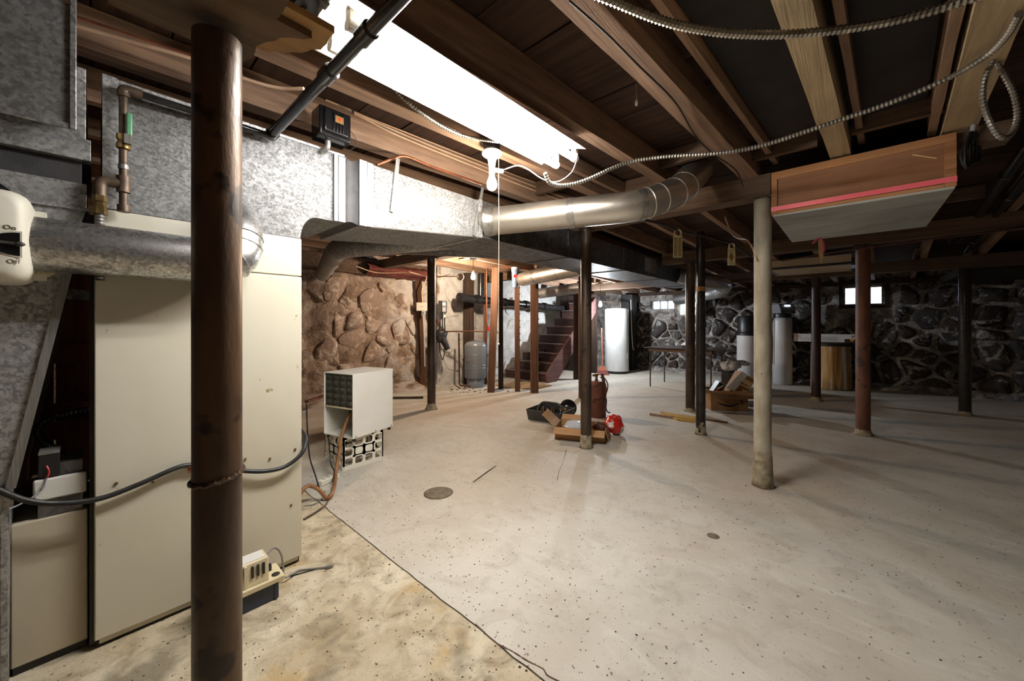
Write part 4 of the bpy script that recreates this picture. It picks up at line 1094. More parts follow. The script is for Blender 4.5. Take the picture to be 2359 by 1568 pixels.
for k, (ps, dy, lab) in enumerate((
    ([(815,238),(850,258),(905,292),(1000,335),(1105,380),(1200,420),(1290,455),(1400,495)], 0, 'lowest cream cable stapled along the joist above the duct'),
    ([(815,232),(860,255),(915,283),(1000,322),(1105,365),(1200,405),(1290,440),(1400,478)], .004, 'second cream cable stapled along the joist above the duct'),
    ([(780,212),(830,245),(910,284),(960,300),(1040,335),(1110,365),(1200,402),(1300,436)], .02, 'grey twisted cable above the pair of cream cables'),
    ([(750,200),(800,222),(860,250),(940,283),(1040,325),(1105,352),(1200,390),(1310,428)], .03, 'thin cream cable highest on the joist above the duct'))):
    wire([jf(px, py, 2.13+dy*.3)+Vector((0,0,0)) for px, py in ps], .0055 if k < 2 else .0045, 'wire_cream' if k != 2 else 'wire_grey', lab, group='cables on the joist above the duct')
wire([fz(170,58,2.25), fz(300,95,2.25), fz(450,138,2.25), fz(560,180,2.24), fz(640,202,2.23), fz(700,204,2.22)], .007, 'wire_cream', 'cream cable running past the top of the nearest post')
wire([fz(120,20,2.26), fz(300,80,2.26), fz(450,130,2.26), fz(560,172,2.255)], .005, 'copper', 'orange-brown cable beside the cream one near the post top')
zz = 2.265
wire([fz(1312,2,zz), fz(1400,80,zz), fz(1470,150,zz), fz(1555,235,zz), fz(1600,310,zz), fz(1640,352,zz), fz(1695,392,zz), fz(1712,430,2.2)], .004, 'black', 'thin black wire stapled below the brown joist')
wire([fd(1480,505,3.0), fd(1530,518,3.05), fd(1561.5,530.5,3.105), fd(1620,543,3.2), fd(1660,555,3.2), fd(1685.5,561.5,3.205), fd(1730,590,3.3)], .009, 'black', 'black cable drooping from the round duct with two cards on it')
wire([fd(1670,500,3.4), fd(1685,535,3.3), fd(1700,548,3.2), fd(1720,552,3.05), fd(1733,570,2.9), fd(1738,582,2.82), fd(1742,600,2.76)], .006, 'wire_cream', 'short cream cable end beside the limewashed post')
wire([fz(940,625,2.0), fz(1000,640,2.02), fz(1040,630,2.02)], .006, 'wire_cream', 'cream cable looping near the red insulation')
wire([fy(820,613,5.0), fy(870,628,5.1), fy(940,628,5.1), fy(985,636,5.0), fy(1055,636,4.6)], .008, 'wire_cream', 'cream cable strung below the joists by the left wall')
# slotted cards hanging on the black cable
def card(px, py0, py1, hw, d, slots, lab):
    topp = fd(px, py0, d); bot = fd(px, py1, d); h = topp.z-bot.z; wv = hw/870*d
    t = thing('moth_card', lab, 'card', bot, 0, 'slotted hanging cards')
    ring = [topp + _R*math.cos(q)*wv*.75 + _U*(math.sin(q)*wv*.75+wv*.6) for q in [2*PI*i/20 for i in range(20)]]
    MB().tube(ring, wv*.2, 6, closed=True).part('hook_ring', M['beige_card'], t)
    def pt(a, b, off): return bot + _R*(a*wv) + _U*(b*h) + _F*off
    mb = MB()
    def pl(a0, a1, b0, b1, th=.004): mb.prism([pt(a0,b0,0), pt(a1,b0,0), pt(a1,b1,0), pt(a0,b1,0)], _F*th)
    pl(-1,1,0,.06); pl(-1,1,.94,1.0); pl(-1,-.78,.06,.94); pl(.78,1,.06,.94)
    if slots == 'bars':
        pl(-.1,.1,.06,.94)
        for i in range(11): pl(-.78,.78,.06+.08*i+.035,.06+.08*i+.07)
    else:
        for i in range(6):
            for s in (-1, 1):
                for v in (-1, 1):
                    a = [pt(s*.78*.0, .5+v*(.08+.06*i), 0)]
                    A0 = pt(s*.08, .5+v*min(.44, .12+.07*i+.16), 0); A1 = pt(s*.78, .5+v*(.07*i), 0)
                    mb.bar(A0+_F*.002, A1+_F*.002, .0045, .004, _F)
    mb.part('slotted_plate', M['beige_card'], t, smooth=False)
    MB().prism([pt(-.9,.03,.005), pt(.9,.03,.005), pt(.9,.97,.005), pt(-.9,.97,.005)], _F*.006).part('insert', M['hose_brown'], t)
card(1561.5, 543, 593, 10.5, 3.1, 'bars', 'beige card with horizontal slots hanging on the black cable')
card(1685.5, 572, 611, 8.5, 3.2, 'diamond', 'beige card with diamond slots hanging near the limewashed post')

# ---- black cord bundle and pipes at the right
c = fd(2243, 290, 2.05)
t = thing('cord_bundle', 'bundle of black cord hanging at the right end of the wooden box', 'cord', c)
for i in range(4):
    a = fd(2242, 292, 2.05); o = (-16, -6, 6, 14)[i]
    lp = [a, fd(2242+o, 330, 2.05+.01*i), fd(2240+o*1.1, 368, 2.05+.012*i), fd(2232+o*.4, 388-4*i, 2.06), fd(2226+o*.8, 360, 2.07+.01*i), fd(2234+o*.3, 320, 2.06), a]
    MB().tube(spline(lp, 6), .0065, 8).part('cord_loop', M['black'], t)
MB().tube([fd(2240,302,2.045), fd(2243,288,2.045)], .01, 8).part('tie', M['light_grey'], t)
MB().tube([a, fd(2252,230,2.0), fd(2280,140,1.95)], .006, 8).part('cord_tail', M['black'], t)
def ceil_pipe(pts, r, lab, joints=(), mat='black_pipe', group='black ceiling pipes'):
    t = thing('ceiling_pipe', lab, 'pipe', pts[0], 0, group)
    MB().tube(pts, r, 16).part('pipe', M[mat], t)
    for f in joints:
        a, b = Vector(pts[0]), Vector(pts[-1]); c = a+(b-a)*f; d = (b-a).normalized()
        MB().tube([c-d*.05, c-d*.045, c+d*.045, c+d*.05], [r+.001, r+.008, r+.008, r+.001], 16).part('coupling', M[mat], t)
    return t
a = fz(2420, 262, 2.22); b = fd(2212, 555, 4.5)
ceil_pipe([a, b], .03, 'thick black pipe slanting below the joists at the right', (.28,))
a = fz(2430, 330, 2.2); b = fd(2225, 580, 5.0)
ceil_pipe([a, b], .026, 'second black pipe close against the right-hand joist', (.3, .55, .8))
a = fd(2192, 545, 4.6); b = fd(2170, 590, 6.2)
ceil_pipe([a, b], .025, 'short grey pipe beyond the thick black pipe', mat='iron_pipe')
a = fd(2359, 522, 5.0); b = fd(1840, 605, 5.4)
wire([fx(2400,519,5.42), fx(2250,538,5.42), fx(2160,548,5.42), fx(1960,575,5.42), fx(1800,600,5.42)], .011, 'copper_dark', 'brown pipe running along the middle beam', 'beam_pipe', 'pipe', 'beam pipes')
# boxed light panel under the ceiling, slatted panel at the right
t = thing('ceiling_box_panel', 'flat stained white panel box fixed under the ceiling behind the limewashed post', 'panel', (7.0, .5, 1.98))
MB().box(6.66, .02, 2.012, 6.69, .90, 2.115).part('front_board', M['ceiling_panel'], t)
MB().box(6.655, .0, 1.985, 6.70, .92, 2.012).part('front_edge', M['black_base'], t)
MB().box(6.68, .02, 1.975, 7.5, .90, 1.99).part('bottom_sheet', M['ceiling_panel'], t)
MB().box(6.68, .89, 1.97, 7.5, .93, 2.07).part('side_edge', M['strip'], t)
MB().box(6.68, -.02, 1.97, 7.5, .02, 2.07).part('side_edge', M['black_base'], t)
t = thing('slatted_panel', 'pale panel behind dark slats hung near the far right corner', 'panel', (8.4, -1.9, 1.9))
for i, x in enumerate((7.72, 8.12, 8.52, 8.92)):
    MB().box(x+.05, -2.9, 1.925-.03*i*.6, x+.4, -1.12, 1.94-.03*i*.6).part('sheet', M['shim'], t)
    MB().box(x, -2.95, 1.885-.03*i*.6, x+.05, -1.1, 1.94-.03*i*.6).part('slat', M['black_base'], t)
MB().box(7.7, -1.1, 1.85, 9.3, -1.05, 1.96).part('rail', M['dark_wood'], t)

# ================================================================ DEHUMIDIFIER ON MILK CRATE
CX0, CX1, CY0, CY1, CZ = 1.36, 1.71, 3.08, 3.45, .262
t = thing('milk_crate', 'upturned white plastic milk crate under the dehumidifier', 'crate', ((CX0+CX1)/2, (CY0+CY1)/2, 0))
mb = MB(); th = .012
def crate_face(o, du, L, nrm, cols, name, panel):
    mb = MB(); o = Vector(o); du = Vector(du); nv = Vector(nrm)
    def bar(u0, u1, z0, z1, d=th): mb.prism([o+du*u0+_U*z0, o+du*u1+_U*z0, o+du*u1+_U*z1, o+du*u0+_U*z1], nv*d)
    bar(-.008, L+.008, 0, .03, th+.006); bar(0, L, CZ-.022, CZ)
    for i in range(cols+1): bar(max(0, L*i/cols-.011), min(L, L*i/cols+.011), .03, CZ-.022)
    for z in (.10, .175): bar(0, L, z-.009, z+.009)
    for i in range(cols):          # rounded corners of the openings
        for j, (za, zb) in enumerate(((.03, .091), (.109, .166), (.184, CZ-.022))):
            u0, u1 = L*i/cols+.011, L*(i+1)/cols-.011; r = .014
            for (uu, su) in ((u0, 1), (u1, -1)):
                for (z_, sz) in ((za, 1), (zb, -1)):
                    mb.prism([o+du*uu+_U*z_, o+du*(uu+su*r)+_U*z_, o+du*(uu+su*r*.3)+_U*(z_+sz*r*.3), o+du*uu+_U*(z_+sz*r)], nv*th)
    if panel: bar(L/cols, L*(cols-1)/cols, .10, .175)
    mb.part(name, M['white_plastic'], t, smooth=False)
crate_face((CX0, CY0, 0), (1,0,0), CX1-CX0, (0,1,0), 4, 'crate_side', True)
crate_face((CX0, CY0, 0), (0,1,0), CY1-CY0, (1,0,0), 4, 'crate_side', True)
crate_face((CX1-th, CY0, 0), (0,1,0), CY1-CY0, (1,0,0), 4, 'crate_side', True)
crate_face((CX0, CY1-th, 0), (1,0,0), CX1-CX0, (0,1,0), 4, 'crate_side', True)
mb = MB()
for i in range(5):
    x = lerp(CX0+.02, CX1-.02, i/4); mb.box(x-.008, CY0, CZ-.016, x+.008, CY1, CZ)
    y = lerp(CY0+.02, CY1-.02, i/4); mb.box(CX0, y-.008, CZ-.016, CX1, y+.008, CZ)
mb.part('crate_bottom', M['white_plastic'], t, smooth=False)

DB = CZ+.003
t = thing('dehumidifier', 'white box dehumidifier with open back standing on the milk crate', 'dehumidifier', (1.40, 3.0, DB), math.radians(16))
W = WM[t.name]; L_, D_, H_ = .445, .345, .525
def lb(x0, y0, z0, x1, y1, z1): return MB().box(x0, y0, z0, x1, y1, z1, W)
lb(0, 0, 0, L_, .006, H_).part('side_panel', M['white_enamel'], t)
lb(0, D_-.006, 0, L_, D_, H_).part('side_panel', M['white_enamel'], t)
lb(0, .006, H_-.008, L_, D_-.006, H_).part('top_panel', M['white_enamel'], t)
lb(0, .006, 0, L_, D_-.006, .01).part('bottom_pan', M['white_enamel'], t)
lb(L_-.02, .006, .01, L_, D_-.006, H_-.008).part('front_grille', M['white_enamel'], t)
zf = .245
lb(.004, .006, zf-.012, .02, D_-.006, zf).part('divider_bar', M['off_white'], t)
lb(.03, .006, zf-.006, L_-.02, D_-.006, zf).part('shelf', M['galv_dull'], t)
fm = lb(.012, .008, zf, .022, D_-.008, H_-.01); flt = fm.part('filter', M['foam'], t, 'dark quilted filter pad')
for i in range(4):
    for j in range(5):
        y0 = lerp(.008, D_-.008, i/4); y1 = lerp(.008, D_-.008, (i+1)/4); z0 = lerp(zf, H_-.01, j/5); z1 = lerp(zf, H_-.01, (j+1)/5)
        vs = [W @ Vector(p) for p in ((.012,y0+.003,z0+.003),(.012,y1-.003,z0+.003),(.012,y1-.003,z1-.003),(.012,y0+.003,z1-.003),(.002,lerp(y0,y1,.38),lerp(z0,z1,.35)),(.002,lerp(y0,y1,.62),lerp(z0,z1,.35)),(.003,lerp(y0,y1,.62),lerp(z0,z1,.7)),(.003,lerp(y0,y1,.38),lerp(z0,z1,.7)))]
        MB().add(vs, [(0,1,5,4),(1,2,6,5),(2,3,7,6),(3,0,4,7),(4,5,6,7)]).part('filter_cell', M['foam'], flt, ang=70)
lb(.18, .01, .08, .22, .12, .23).part('control_box', M['light_grey'], t, bev=.006)
for x, y in ((.03,.02), (.42,.02), (.03,.325)):
    MB().ball(W @ Vector((x, y, -.016)), .016, 10, 8).part('caster', M['black'], t)
for x in (.03, .24, .425): MB().ball(W @ Vector((x, -.001, .012)), .005, 8, 6).part('screw', M['black'], t)
o0 = W @ Vector((.10, .11, zf-.01)); o1 = W @ Vector((-.02, .10, .02))
lb(.08, .10, zf-.07, .11, .14, zf-.006).part('drain_elbow', M['black'], t, bev=.004)
# brown drain hose
hh = [W @ Vector((.085, .115, zf-.06)), W @ Vector((.03, .11, .12)), W @ Vector((-.03, .10, .0)), fd(782, 1040, 2.95), fd(775, 1080, 2.9), fd(772, 1110, 2.78), fz(764, 1138, .03), fz(752, 1146, .02), fz(735, 1128, .08), fd(715, 1118, 2.52), fd(700, 1125, 2.45), fd(690, 1140, 2.43)]
t = thing('drain_hose', 'brown rubber drain hose from the dehumidifier down to the floor by the furnace', 'hose', fz(764, 1140))
MB().tube(spline(hh, 8), .0125, 12).part('hose', M['hose_brown'], t)
MB().tube([hh[0]+Vector((0,0,.0)), hh[0]+Vector((0,0,.05))], .02, 12).part('coupling', M['black'], t)
# power strip and cords
ps = fz(757, 1110, 0); ang = math.atan2((fz(783,1097)-fz(733,1122)).y, (fz(783,1097)-fz(733,1122)).x)
t = thing('power_strip', 'white multi-outlet power strip lying on the floor beside the crate', 'power strip', ps, ang)
W = WM[t.name]
MB().box(-.085, -.026, .001, .085, .026, .042, W).part('body', M['white_plastic'], t, bev=.008)
for i in range(3):
    for s in (-1, 1):
        MB().box(-.05+.045*i-.006, s*.011-.003, .0415, -.05+.045*i+.006, s*.011+.003, .0432, W).part('outlet', M['black'], t)
wire([fd(706, 930, 2.6), fd(708, 985, 2.65), fd(713, 1050, 2.7), fd(725, 1090, 2.75), fz(738, 1130, .01), fz(746, 1141, .008)], .005, 'black', 'black cord hanging at the furnace corner to the power strip', 'extension_lead', 'cord', 'cords by the crate')
wire([fd(757, 1008, 3.05), fd(760, 1045, 3.05), fd(763, 1070, 3.0), fd(770, 1085, 2.95), fz(766, 1108, .05)], .0045, 'black', 'black cord from the dehumidifier to the power strip', 'extension_lead', 'cord', 'cords by the crate')
wire([fz(700, 1196, .006), fz(730, 1178, .006), fz(752, 1160, .006), fz(758, 1140, .006)], .007, 'iron_pipe', 'dirty dark cord end on the floor near the furnace', 'extension_lead', 'cord', 'cords by the crate')
wire([fz(702, 1165, .005), fz(725, 1160, .005), fz(745, 1145, .005), fz(748, 1130, .005)], .004, 'wire_grey', 'thin grey wire on the floor beneath the brown hose', 'extension_lead', 'cord', 'cords by the crate')

# ================================================================ CONDENSATE PUMP
px0, px1, pyy = .30, .555, 1.855
t = thing('condensate_pump', 'ivory and navy condensate pump on the floor against the furnace', 'pump', (.42, 1.92, 0))
MB().prism([(px0+.01, pyy+.012, 0), (px1-.012, pyy+.012, 0), (px1-.012, pyy+.115, 0), (px0+.01, pyy+.115, 0)], (0,0,.075)).part('tank', M['navy'], t, bev=.004)
for x in (px1-.03,): MB().box(x, pyy+.006, .0, x+.008, pyy+.014, .07).part('tank_rib', M['navy'], t)
MB().box(px0, pyy, .075, px1+.008, pyy+.125, .098).part('lid', M['off_white'], t, bev=.004)
cx0, cx1 = px0+.0, px1-.05
MB().prism([(cx0, pyy+.012, .098), (cx1, pyy+.012, .098), (cx1, pyy+.02, .195), (cx0, pyy+.02, .195)], (0,.085,0)).part('motor_cover', M['off_white'], t, bev=.004)
for i in range(6):
    x = cx1-.02-.02*i
    if i == 3: continue
    MB().box(x-.004, pyy+.009, .135, x+.004, pyy+.02, .18).part('vent_slot', M['black_gap'], t)
MB().box(cx1-.09, pyy+.01, .1, cx1-.08, pyy+.02, .19).part('cover_rib', M['off_white'], t)
MB().box(cx0+.02, pyy+.03, .195, cx1-.01, pyy+.095, .1975).part('label', M['label_paper'], t)
MB().lathe([(.016,.0),(.016,.002),(.012,.003)], (px1-.02, pyy+.03, .098), 14).part('inlet_hole', M['black_gap'], t)
MB().lathe([(.008,.0),(.008,.02),(.005,.03)], (px1-.03, pyy+.08, .098), 12).part('outlet_barb', M['black'], t)
gp = [Vector((cx1, pyy+.09, .16)), Vector((px1+.0, pyy+.12, .17)), Vector((px1+.03, pyy+.12, .12)), Vector((px1+.035, pyy+.1, .03)), fz(672, 1322, .02), fz(690, 1313, .008), fz(725, 1309, .006), fz(752, 1306, .006)]
t = thing('pump_cord', 'grey power cord with loose plug lying beside the condensate pump', 'cord', fz(700, 1312))
MB().tube(spline(gp, 8), .0045, 8).part('cord', M['wire_grey'], t)
MB().bar(fz(750,1306,.01), fz(766,1302,.01), .016, .016).part('plug', M['wire_grey'], t, bev=.003)
for s in (-1, 1): MB().bar(fz(765,1302,.01)+Vector((0,0,s*.004)), fz(770,1300.5,.01)+Vector((0,0,s*.004)), .004, .0015).part('prong', M['brass'], t)
wire([fz(668, 1327, .003), fz(700, 1318, .003), fz(735, 1308, .003)], .003, 'black', 'thin black tube on the floor below the pump cord', 'drain_tube', 'tube', 'pump tubes')

# ================================================================ FLOOR DETAILS
p = fz(1010, 1135)
t = thing('drain_cover', 'round stained iron drain cover in the floor near the dehumidifier', 'drain', p)
mb = MB(); rr = .092
mb.lathe([(rr*1.04, .0), (rr*1.02, .004), (rr*.96, .006), (.0001, .0045)], p, 28)
for v in mb.v: v += Vector((noise.noise(v*30), noise.noise(v*30+Vector((3,0,0))), 0))*.003
mb.part('cover', M['drain'], t, ang=180)
MB().lathe([(rr*1.12, .0006), (rr*1.02, .0014)], p, 28).part('rim', M['grit'], t)
a, b = fz(1090, 1110, .004), fz(1143, 1072, .004)
MB().tube([a, a+(b-a)*.5+Vector((.004,.004,0)), b], [.003, .004, .002], 7).top('stick', M['dust'], 'thin dark twig lying on the floor near the drain cover', 'stick')
p = fz(1643, 1234); MB().lathe([(.032,.0002),(.03,.002),(.0001,.0025)], p, 16).top('floor_plug', M['drain'], 'small round stain-coloured plug in the open floor', 'plug')
# grit and crumbs scattered over both slabs
mb = MB(); rg = random.Random(3)
for i in range(1900):
    if i < 1100: x, y = rg.uniform(-.1, 1.5), rg.uniform(.2, 3.2)
    else: x, y = rg.uniform(.6, 6.5), rg.uniform(-1.5, 4.5)
    if -.2 < x < .72 and y > 2.02: continue
    s = rg.uniform(.0015, .0055)*(1.5 if rg.random() > .95 else 1); a = rg.uniform(0, PI)
    ca, sa = math.cos(a)*s, math.sin(a)*s
    k = rg.uniform(.4, .9)
    mb.add([(x-ca, y-sa, 0), (x+sa*k, y-ca*k, 0), (x+ca, y+sa, 0), (x-sa*k, y+ca*k, 0), (x, y, s*.7)], [(0,1,4),(1,2,4),(2,3,4),(3,0,4)])
mb.top('floor_grit', M['dust'], 'dark grit and crumbs scattered across the concrete floor', 'grit', kind='stuff', smooth=False)

# ================================================================ FLOOR GROUP BY THE DARK POST
# ---- tool tote
t = thing('tool_tote', 'dark plastic tool tote full of tools on the floor', 'toolbox', (3.86, 2.83, 0), math.radians(8))
W = WM[t.name]
def tray(x0, y0, x1, y1, h, th, flare):
    mb = MB(); a = [(x0,y0),(x1,y0),(x1,y1),(x0,y1)]; b = [(x0-flare,y0-flare),(x1+flare,y0-flare),(x1+flare,y1+flare),(x0-flare,y1+flare)]
    ai = [(x0+th,y0+th),(x1-th,y0+th),(x1-th,y1-th),(x0+th,y1-th)]; bi = [(x0-flare+th,y0-flare+th),(x1+flare-th,y0-flare+th),(x1+flare-th,y1+flare-th),(x0-flare+th,y1+flare-th)]
    vs = [(x,y,0) for x,y in a]+[(x,y,h) for x,y in b]+[(x,y,th) for x,y in ai]+[(x,y,h) for x,y in bi]
    fs = [(3,2,1,0),(8,9,10,11)]
    for i in range(4):
        j = (i+1) % 4; fs += [(i,j,4+j,4+i),(4+i,4+j,12+j,12+i),(12+i,12+j,8+j,8+i)]
    return mb.add([W @ Vector(v) for v in vs], fs)
tray(-.19, -.22, .19, .22, .135, .006, .02).part('tub', M['dark_plastic'], t, smooth=False, bev=.003)
MB().tube([W @ Vector(v) for v in fillet([(0,-.2,.10),(0,-.12,.20),(0,.12,.20),(0,.2,.10)], .05)], .016, 8).part('handle', M['dark_plastic'], t)
rt = random.Random(8)
for i in range(7):
    x, y = rt.uniform(-.16,.16), rt.uniform(-.18,.18); a = rt.uniform(-1,1)
    MB().tube([W @ Vector((x, y, .05)), W @ Vector((x+.05*math.cos(a), y+.09*math.sin(a)+.03, .15+rt.uniform(0,.03)))], [.008, .006], 8).part('tool', M['steel' if i % 2 else 'brass'], t, kind='stuff')
mb = MB()
for i in range(14):
    q = 2*PI*i/14; mb.tube([W @ Vector((.1+.04*math.cos(q), -.12+.04*math.sin(q), .11+.02*math.sin(q*3))), W @ Vector((.1+.04*math.cos(q+.45), -.12+.04*math.sin(q+.45), .11+.02*math.sin((q+.45)*3)))], .008, 6)
mb.part('rope_coil', M['yellow'], t)
# ---- black dish leaning behind
cd = fd(1309, 939, 5.0)
nrm = (Vector((-_F.x, -_F.y, .35))+_R*-.25).normalized()
Mx = frame(cd, _R, nrm.cross(_R)) 
t = thing('black_dish', 'round black metal dish tilted up behind the tool tote', 'dish', (cd.x, cd.y, 0))
MB().lathe([(.0001,-.05),(.05,-.045),(.085,-.03),(.108,0),(.112,.002),(.106,.003),(.085,-.022),(.05,-.036),(.0001,-.042)], (0,0,0), 32, frame(cd, _R, Vector((0,0,1))-nrm*nrm.z) @ Matrix.Scale(-1,4,(0,0,1))).part('shell', M['black_gloss'], t)
MB().tube([cd+_F*.03+Vector((0,0,-.03)), Vector((cd.x+_F.x*.06, cd.y+_F.y*.06, 0.0))], .012, 8).part('stand', M['black'], t)
MB().tube(spline([fz(1322, 960, .006), fz(1332, 957, .006), fz(1342, 956, .006), fz(1346, 961, .006), fz(1334, 963, .006), fz(1324, 957, .006)], 6), .004, 6).part('cord', M['black'], t)
# ---- opened cardboard box
A, B, Dd = Vector((3.22, 2.31, 0)), Vector((3.43, 1.845, 0)), None
ux = (B-A).normalized(); uy = Vector((-ux.y, ux.x, 0)); 
if uy.dot(_F) < 0: uy = -uy
LW, LD, LH = (B-A).length, .37, .12
t = thing('open_carton', 'flattish opened cardboard box with folded flaps beside the dark post', 'cardboard box', A+ux*LW/2+uy*LD/2)
def bx3(o, a, b, c, th, mat, name, par):   # thin sheet from o spanned by a and b, thickness along c
    return MB().prism([o, o+a, o+a+b, o+b], c*th).part(name, mat, par, smooth=False)
cb = M['cardboard']
bx3(A, ux*LW, uy*LD, _U, .004, cb, 'bottom', t)
bx3(A, ux*LW, _U*LH, uy, .004, cb, 'wall', t); bx3(A+uy*LD, ux*LW, _U*LH, -uy, .004, cb, 'wall', t)
bx3(A, uy*LD, _U*LH, ux, .004, cb, 'wall', t); bx3(B, uy*LD, _U*LH, -ux, .004, cb, 'wall', t)
bx3(A+_U*LH, ux*LW, -uy*.12+_U*-.035, _U, .004, cb, 'flap', t)
bx3(A+_U*LH, uy*LD*.8, -ux*.14+_U*.12, _U, .004, cb, 'flap', t)
bx3(A+uy*LD+_U*LH, ux*LW*.6, uy*.10+_U*.03, _U, .004, cb, 'flap', t)
bx3(B+_U*LH, uy*LD, ux*.03+_U*-.09, ux, .004, cb, 'flap', t)
# contents
def crumple(c, r, sc, seed, nn=14, mm=9, amp=.3):
    mb = MB().ball(c, r, nn, mm, sc)
    for v in mb.v:
        d = (v-c); k = 1+amp*noise.noise(v*14+Vector((seed,0,0)))+amp*.5*noise.noise(v*37+Vector((0,seed,0)))
        v.xyz = c + d*k
    zmin = min(v.z for v in mb.v)
    return mb
cc = A+ux*LW*.36+uy*LD*.5+_U*.105
crumple(cc, .15, (.9, .9, .3), 2).top('blister_pack', M['blister'], 'shiny clear plastic packaging in the opened cardboard box', 'packaging', ang=50)
rc = A+ux*LW*.56+uy*LD*.5+_U*.155
MB().tube([rc + (ux*math.cos(q)*.045+uy*math.sin(q)*.045+_U*.01*math.sin(q)) for q in [2*PI*i/20 for i in range(20)]], .009, 8, closed=True).top('plastic_ring', M['blue_grey'], 'blue-grey plastic ring lying on the clear packaging', 'ring')
crumple(A+ux*LW*.86+uy*LD*.45+_U*.12, .075, (.8, 1, .8), 7).top('red_bundle', M['rust_red'], 'dark red bundle at the right end of the opened cardboard box', 'bundle', ang=50)
bc = B+uy*LD*.95+ux*.07+_U*.105
crumple(bc, .11, (.9, .9, .9), 9, 18, 12, .4).top('plastic_bag', M['bag_red'], 'crumpled red and white plastic bag beside the opened cardboard box', 'bag', ang=50)
# ---- rusty cylinder with hose
cy = fz(1374, 958)
t = thing('gas_cylinder', 'short rusty red gas cylinder with valve and black hose', 'cylinder', cy)
MB().lathe([(.115,0),(.121,.012),(.121,.40),(.117,.425),(.10,.445),(.06,.458),(.03,.462)], cy, 32).part('body', M['rust_tank'], t)
MB().lathe([(.022,.46),(.024,.475),(.016,.48),(.016,.52),(.024,.522),(.024,.55),(.01,.555)], cy, 14).part('valve', M['brass'], t)
v0 = cy+_U*.53
MB().bar(v0-_R*.05, v0+_R*.01, .02, .03).part('regulator', M['brass'], t, bev=.004)
MB().prism([cy+_R*.05+_U*.55-_F*.03, cy+_R*.085+_U*.55-_F*.03, cy+_R*.11+_U*.36-_F*.13, cy+_R*.08+_U*.20-_F*.135, cy+_R*.06+_U*.34-_F*.13], _F*.006).part('strap', M['rust_red'], t)
MB().tube(spline([cy+_R*.05+_U*.50, cy+_R*.10+_U*.495, cy+_R*.145+_U*.42, cy+_R*.14+_U*.33, cy+_R*.115+_U*.28, cy+_R*.13+_U*.20, cy+_R*.125+_U*.10, cy+_R*.15+_U*.05, cy+_R*.18+_U*.045], 7), .0075, 8).part('hose', M['black'], t)
# ---- yellow board and stick on the floor
a, b = fz(1497, 953, .012), fz(1602, 969, .012)
MB().bar(a, b, .03, .02).top('wood_stick', M['joist'], 'brown stick lying on the floor in front of the taped black post', 'stick')
a, b, c_ = fz(1522, 951, .002), fz(1600, 962, .002), fz(1603, 973, .002)
mb = MB().prism([a, b, c_, fz(1560, 968, .002)], (0,0,.02)); mb.top('yellow_board', M['yellow'], 'yellow painted board scrap on the floor by the taped black post', 'board')
a, b = fz(1604, 962, .01), fz(1676, 973, .01)
MB().bar(a, b, .03, .018).top('wood_stick', M['beam'], 'dark stick end lying right of the taped black post', 'stick')
MB().ball(fz(1604, 958, .015), .025, 8, 6, (1,1,.6)).top('yellow_scrap', M['yellow'], 'small crumpled yellow scrap at the foot of the brown post', 'scrap')

# ================================================================ SHIPPING BOX
A = Vector((5.71, 1.46, 0)); B = Vector((6.0, 1.07, 0)); ux = (B-A).normalized(); uy = Vector((-ux.y, ux.x, 0)); uy = uy if uy.dot(_F) > 0 else -uy
LW, LD, LH = (B-A).length, .36, .27
t = thing('shipping_carton', 'brown shipping carton with a printed curved black arrow standing on the floor', 'cardboard box', A+ux*LW/2+uy*LD/2)
cb = M['cardboard_dark']
bx3(A, ux*LW, uy*LD, _U, .004, cb, 'bottom', t)
bx3(A, ux*LW, _U*LH, uy, .004, cb, 'wall', t); bx3(A+uy*LD, ux*LW, _U*LH, -uy, .004, cb, 'wall', t)
bx3(A, uy*LD, _U*LH, ux, .004, cb, 'wall', t); bx3(B, uy*LD, _U*LH, -ux, .004, cb, 'wall', t)
bx3(A+_U*LH, ux*LW, -uy*.17+ux*.06-_U*.075, _U, .004, cb, 'flap', t)
bx3(A+_U*LH, uy*LD, -ux*.15+_U*.02, _U, .004, cb, 'flap', t)
bx3(B+_U*LH, uy*LD, ux*.14-_U*.05, _U, .004, cb, 'flap', t)
pts = []
N = 18
for i in range(N+1):
    f = i/N; s = lerp(.16, .80, f); zc_ = LH*(.44-.34*math.sin(PI*(f*.92+.02))*.55); wd = .004+.011*math.sin(PI*min(1, f*1.05))
    pts.append((s, zc_, wd))
o = A - uy*.0012
poly = [o+ux*LW*s+_U*(z+w_) for s, z, w_ in pts] + [o+ux*LW*s+_U*(z-w_) for s, z, w_ in pts[::-1]]
MB().prism(poly, -uy*.0008).part('arrow_curve', M['ink'], t, smooth=False)
tip = o+ux*LW*.87+_U*(LH*.50)
MB().prism([tip-ux*.05+_U*.006, tip+_U*.012, tip-ux*.012-_U*.06, tip-ux*.024-_U*.055, tip-ux*.018-_U*.005, tip-ux*.046-_U*.008], -uy*.0008).part('arrow_head', M['ink'], t, smooth=False)
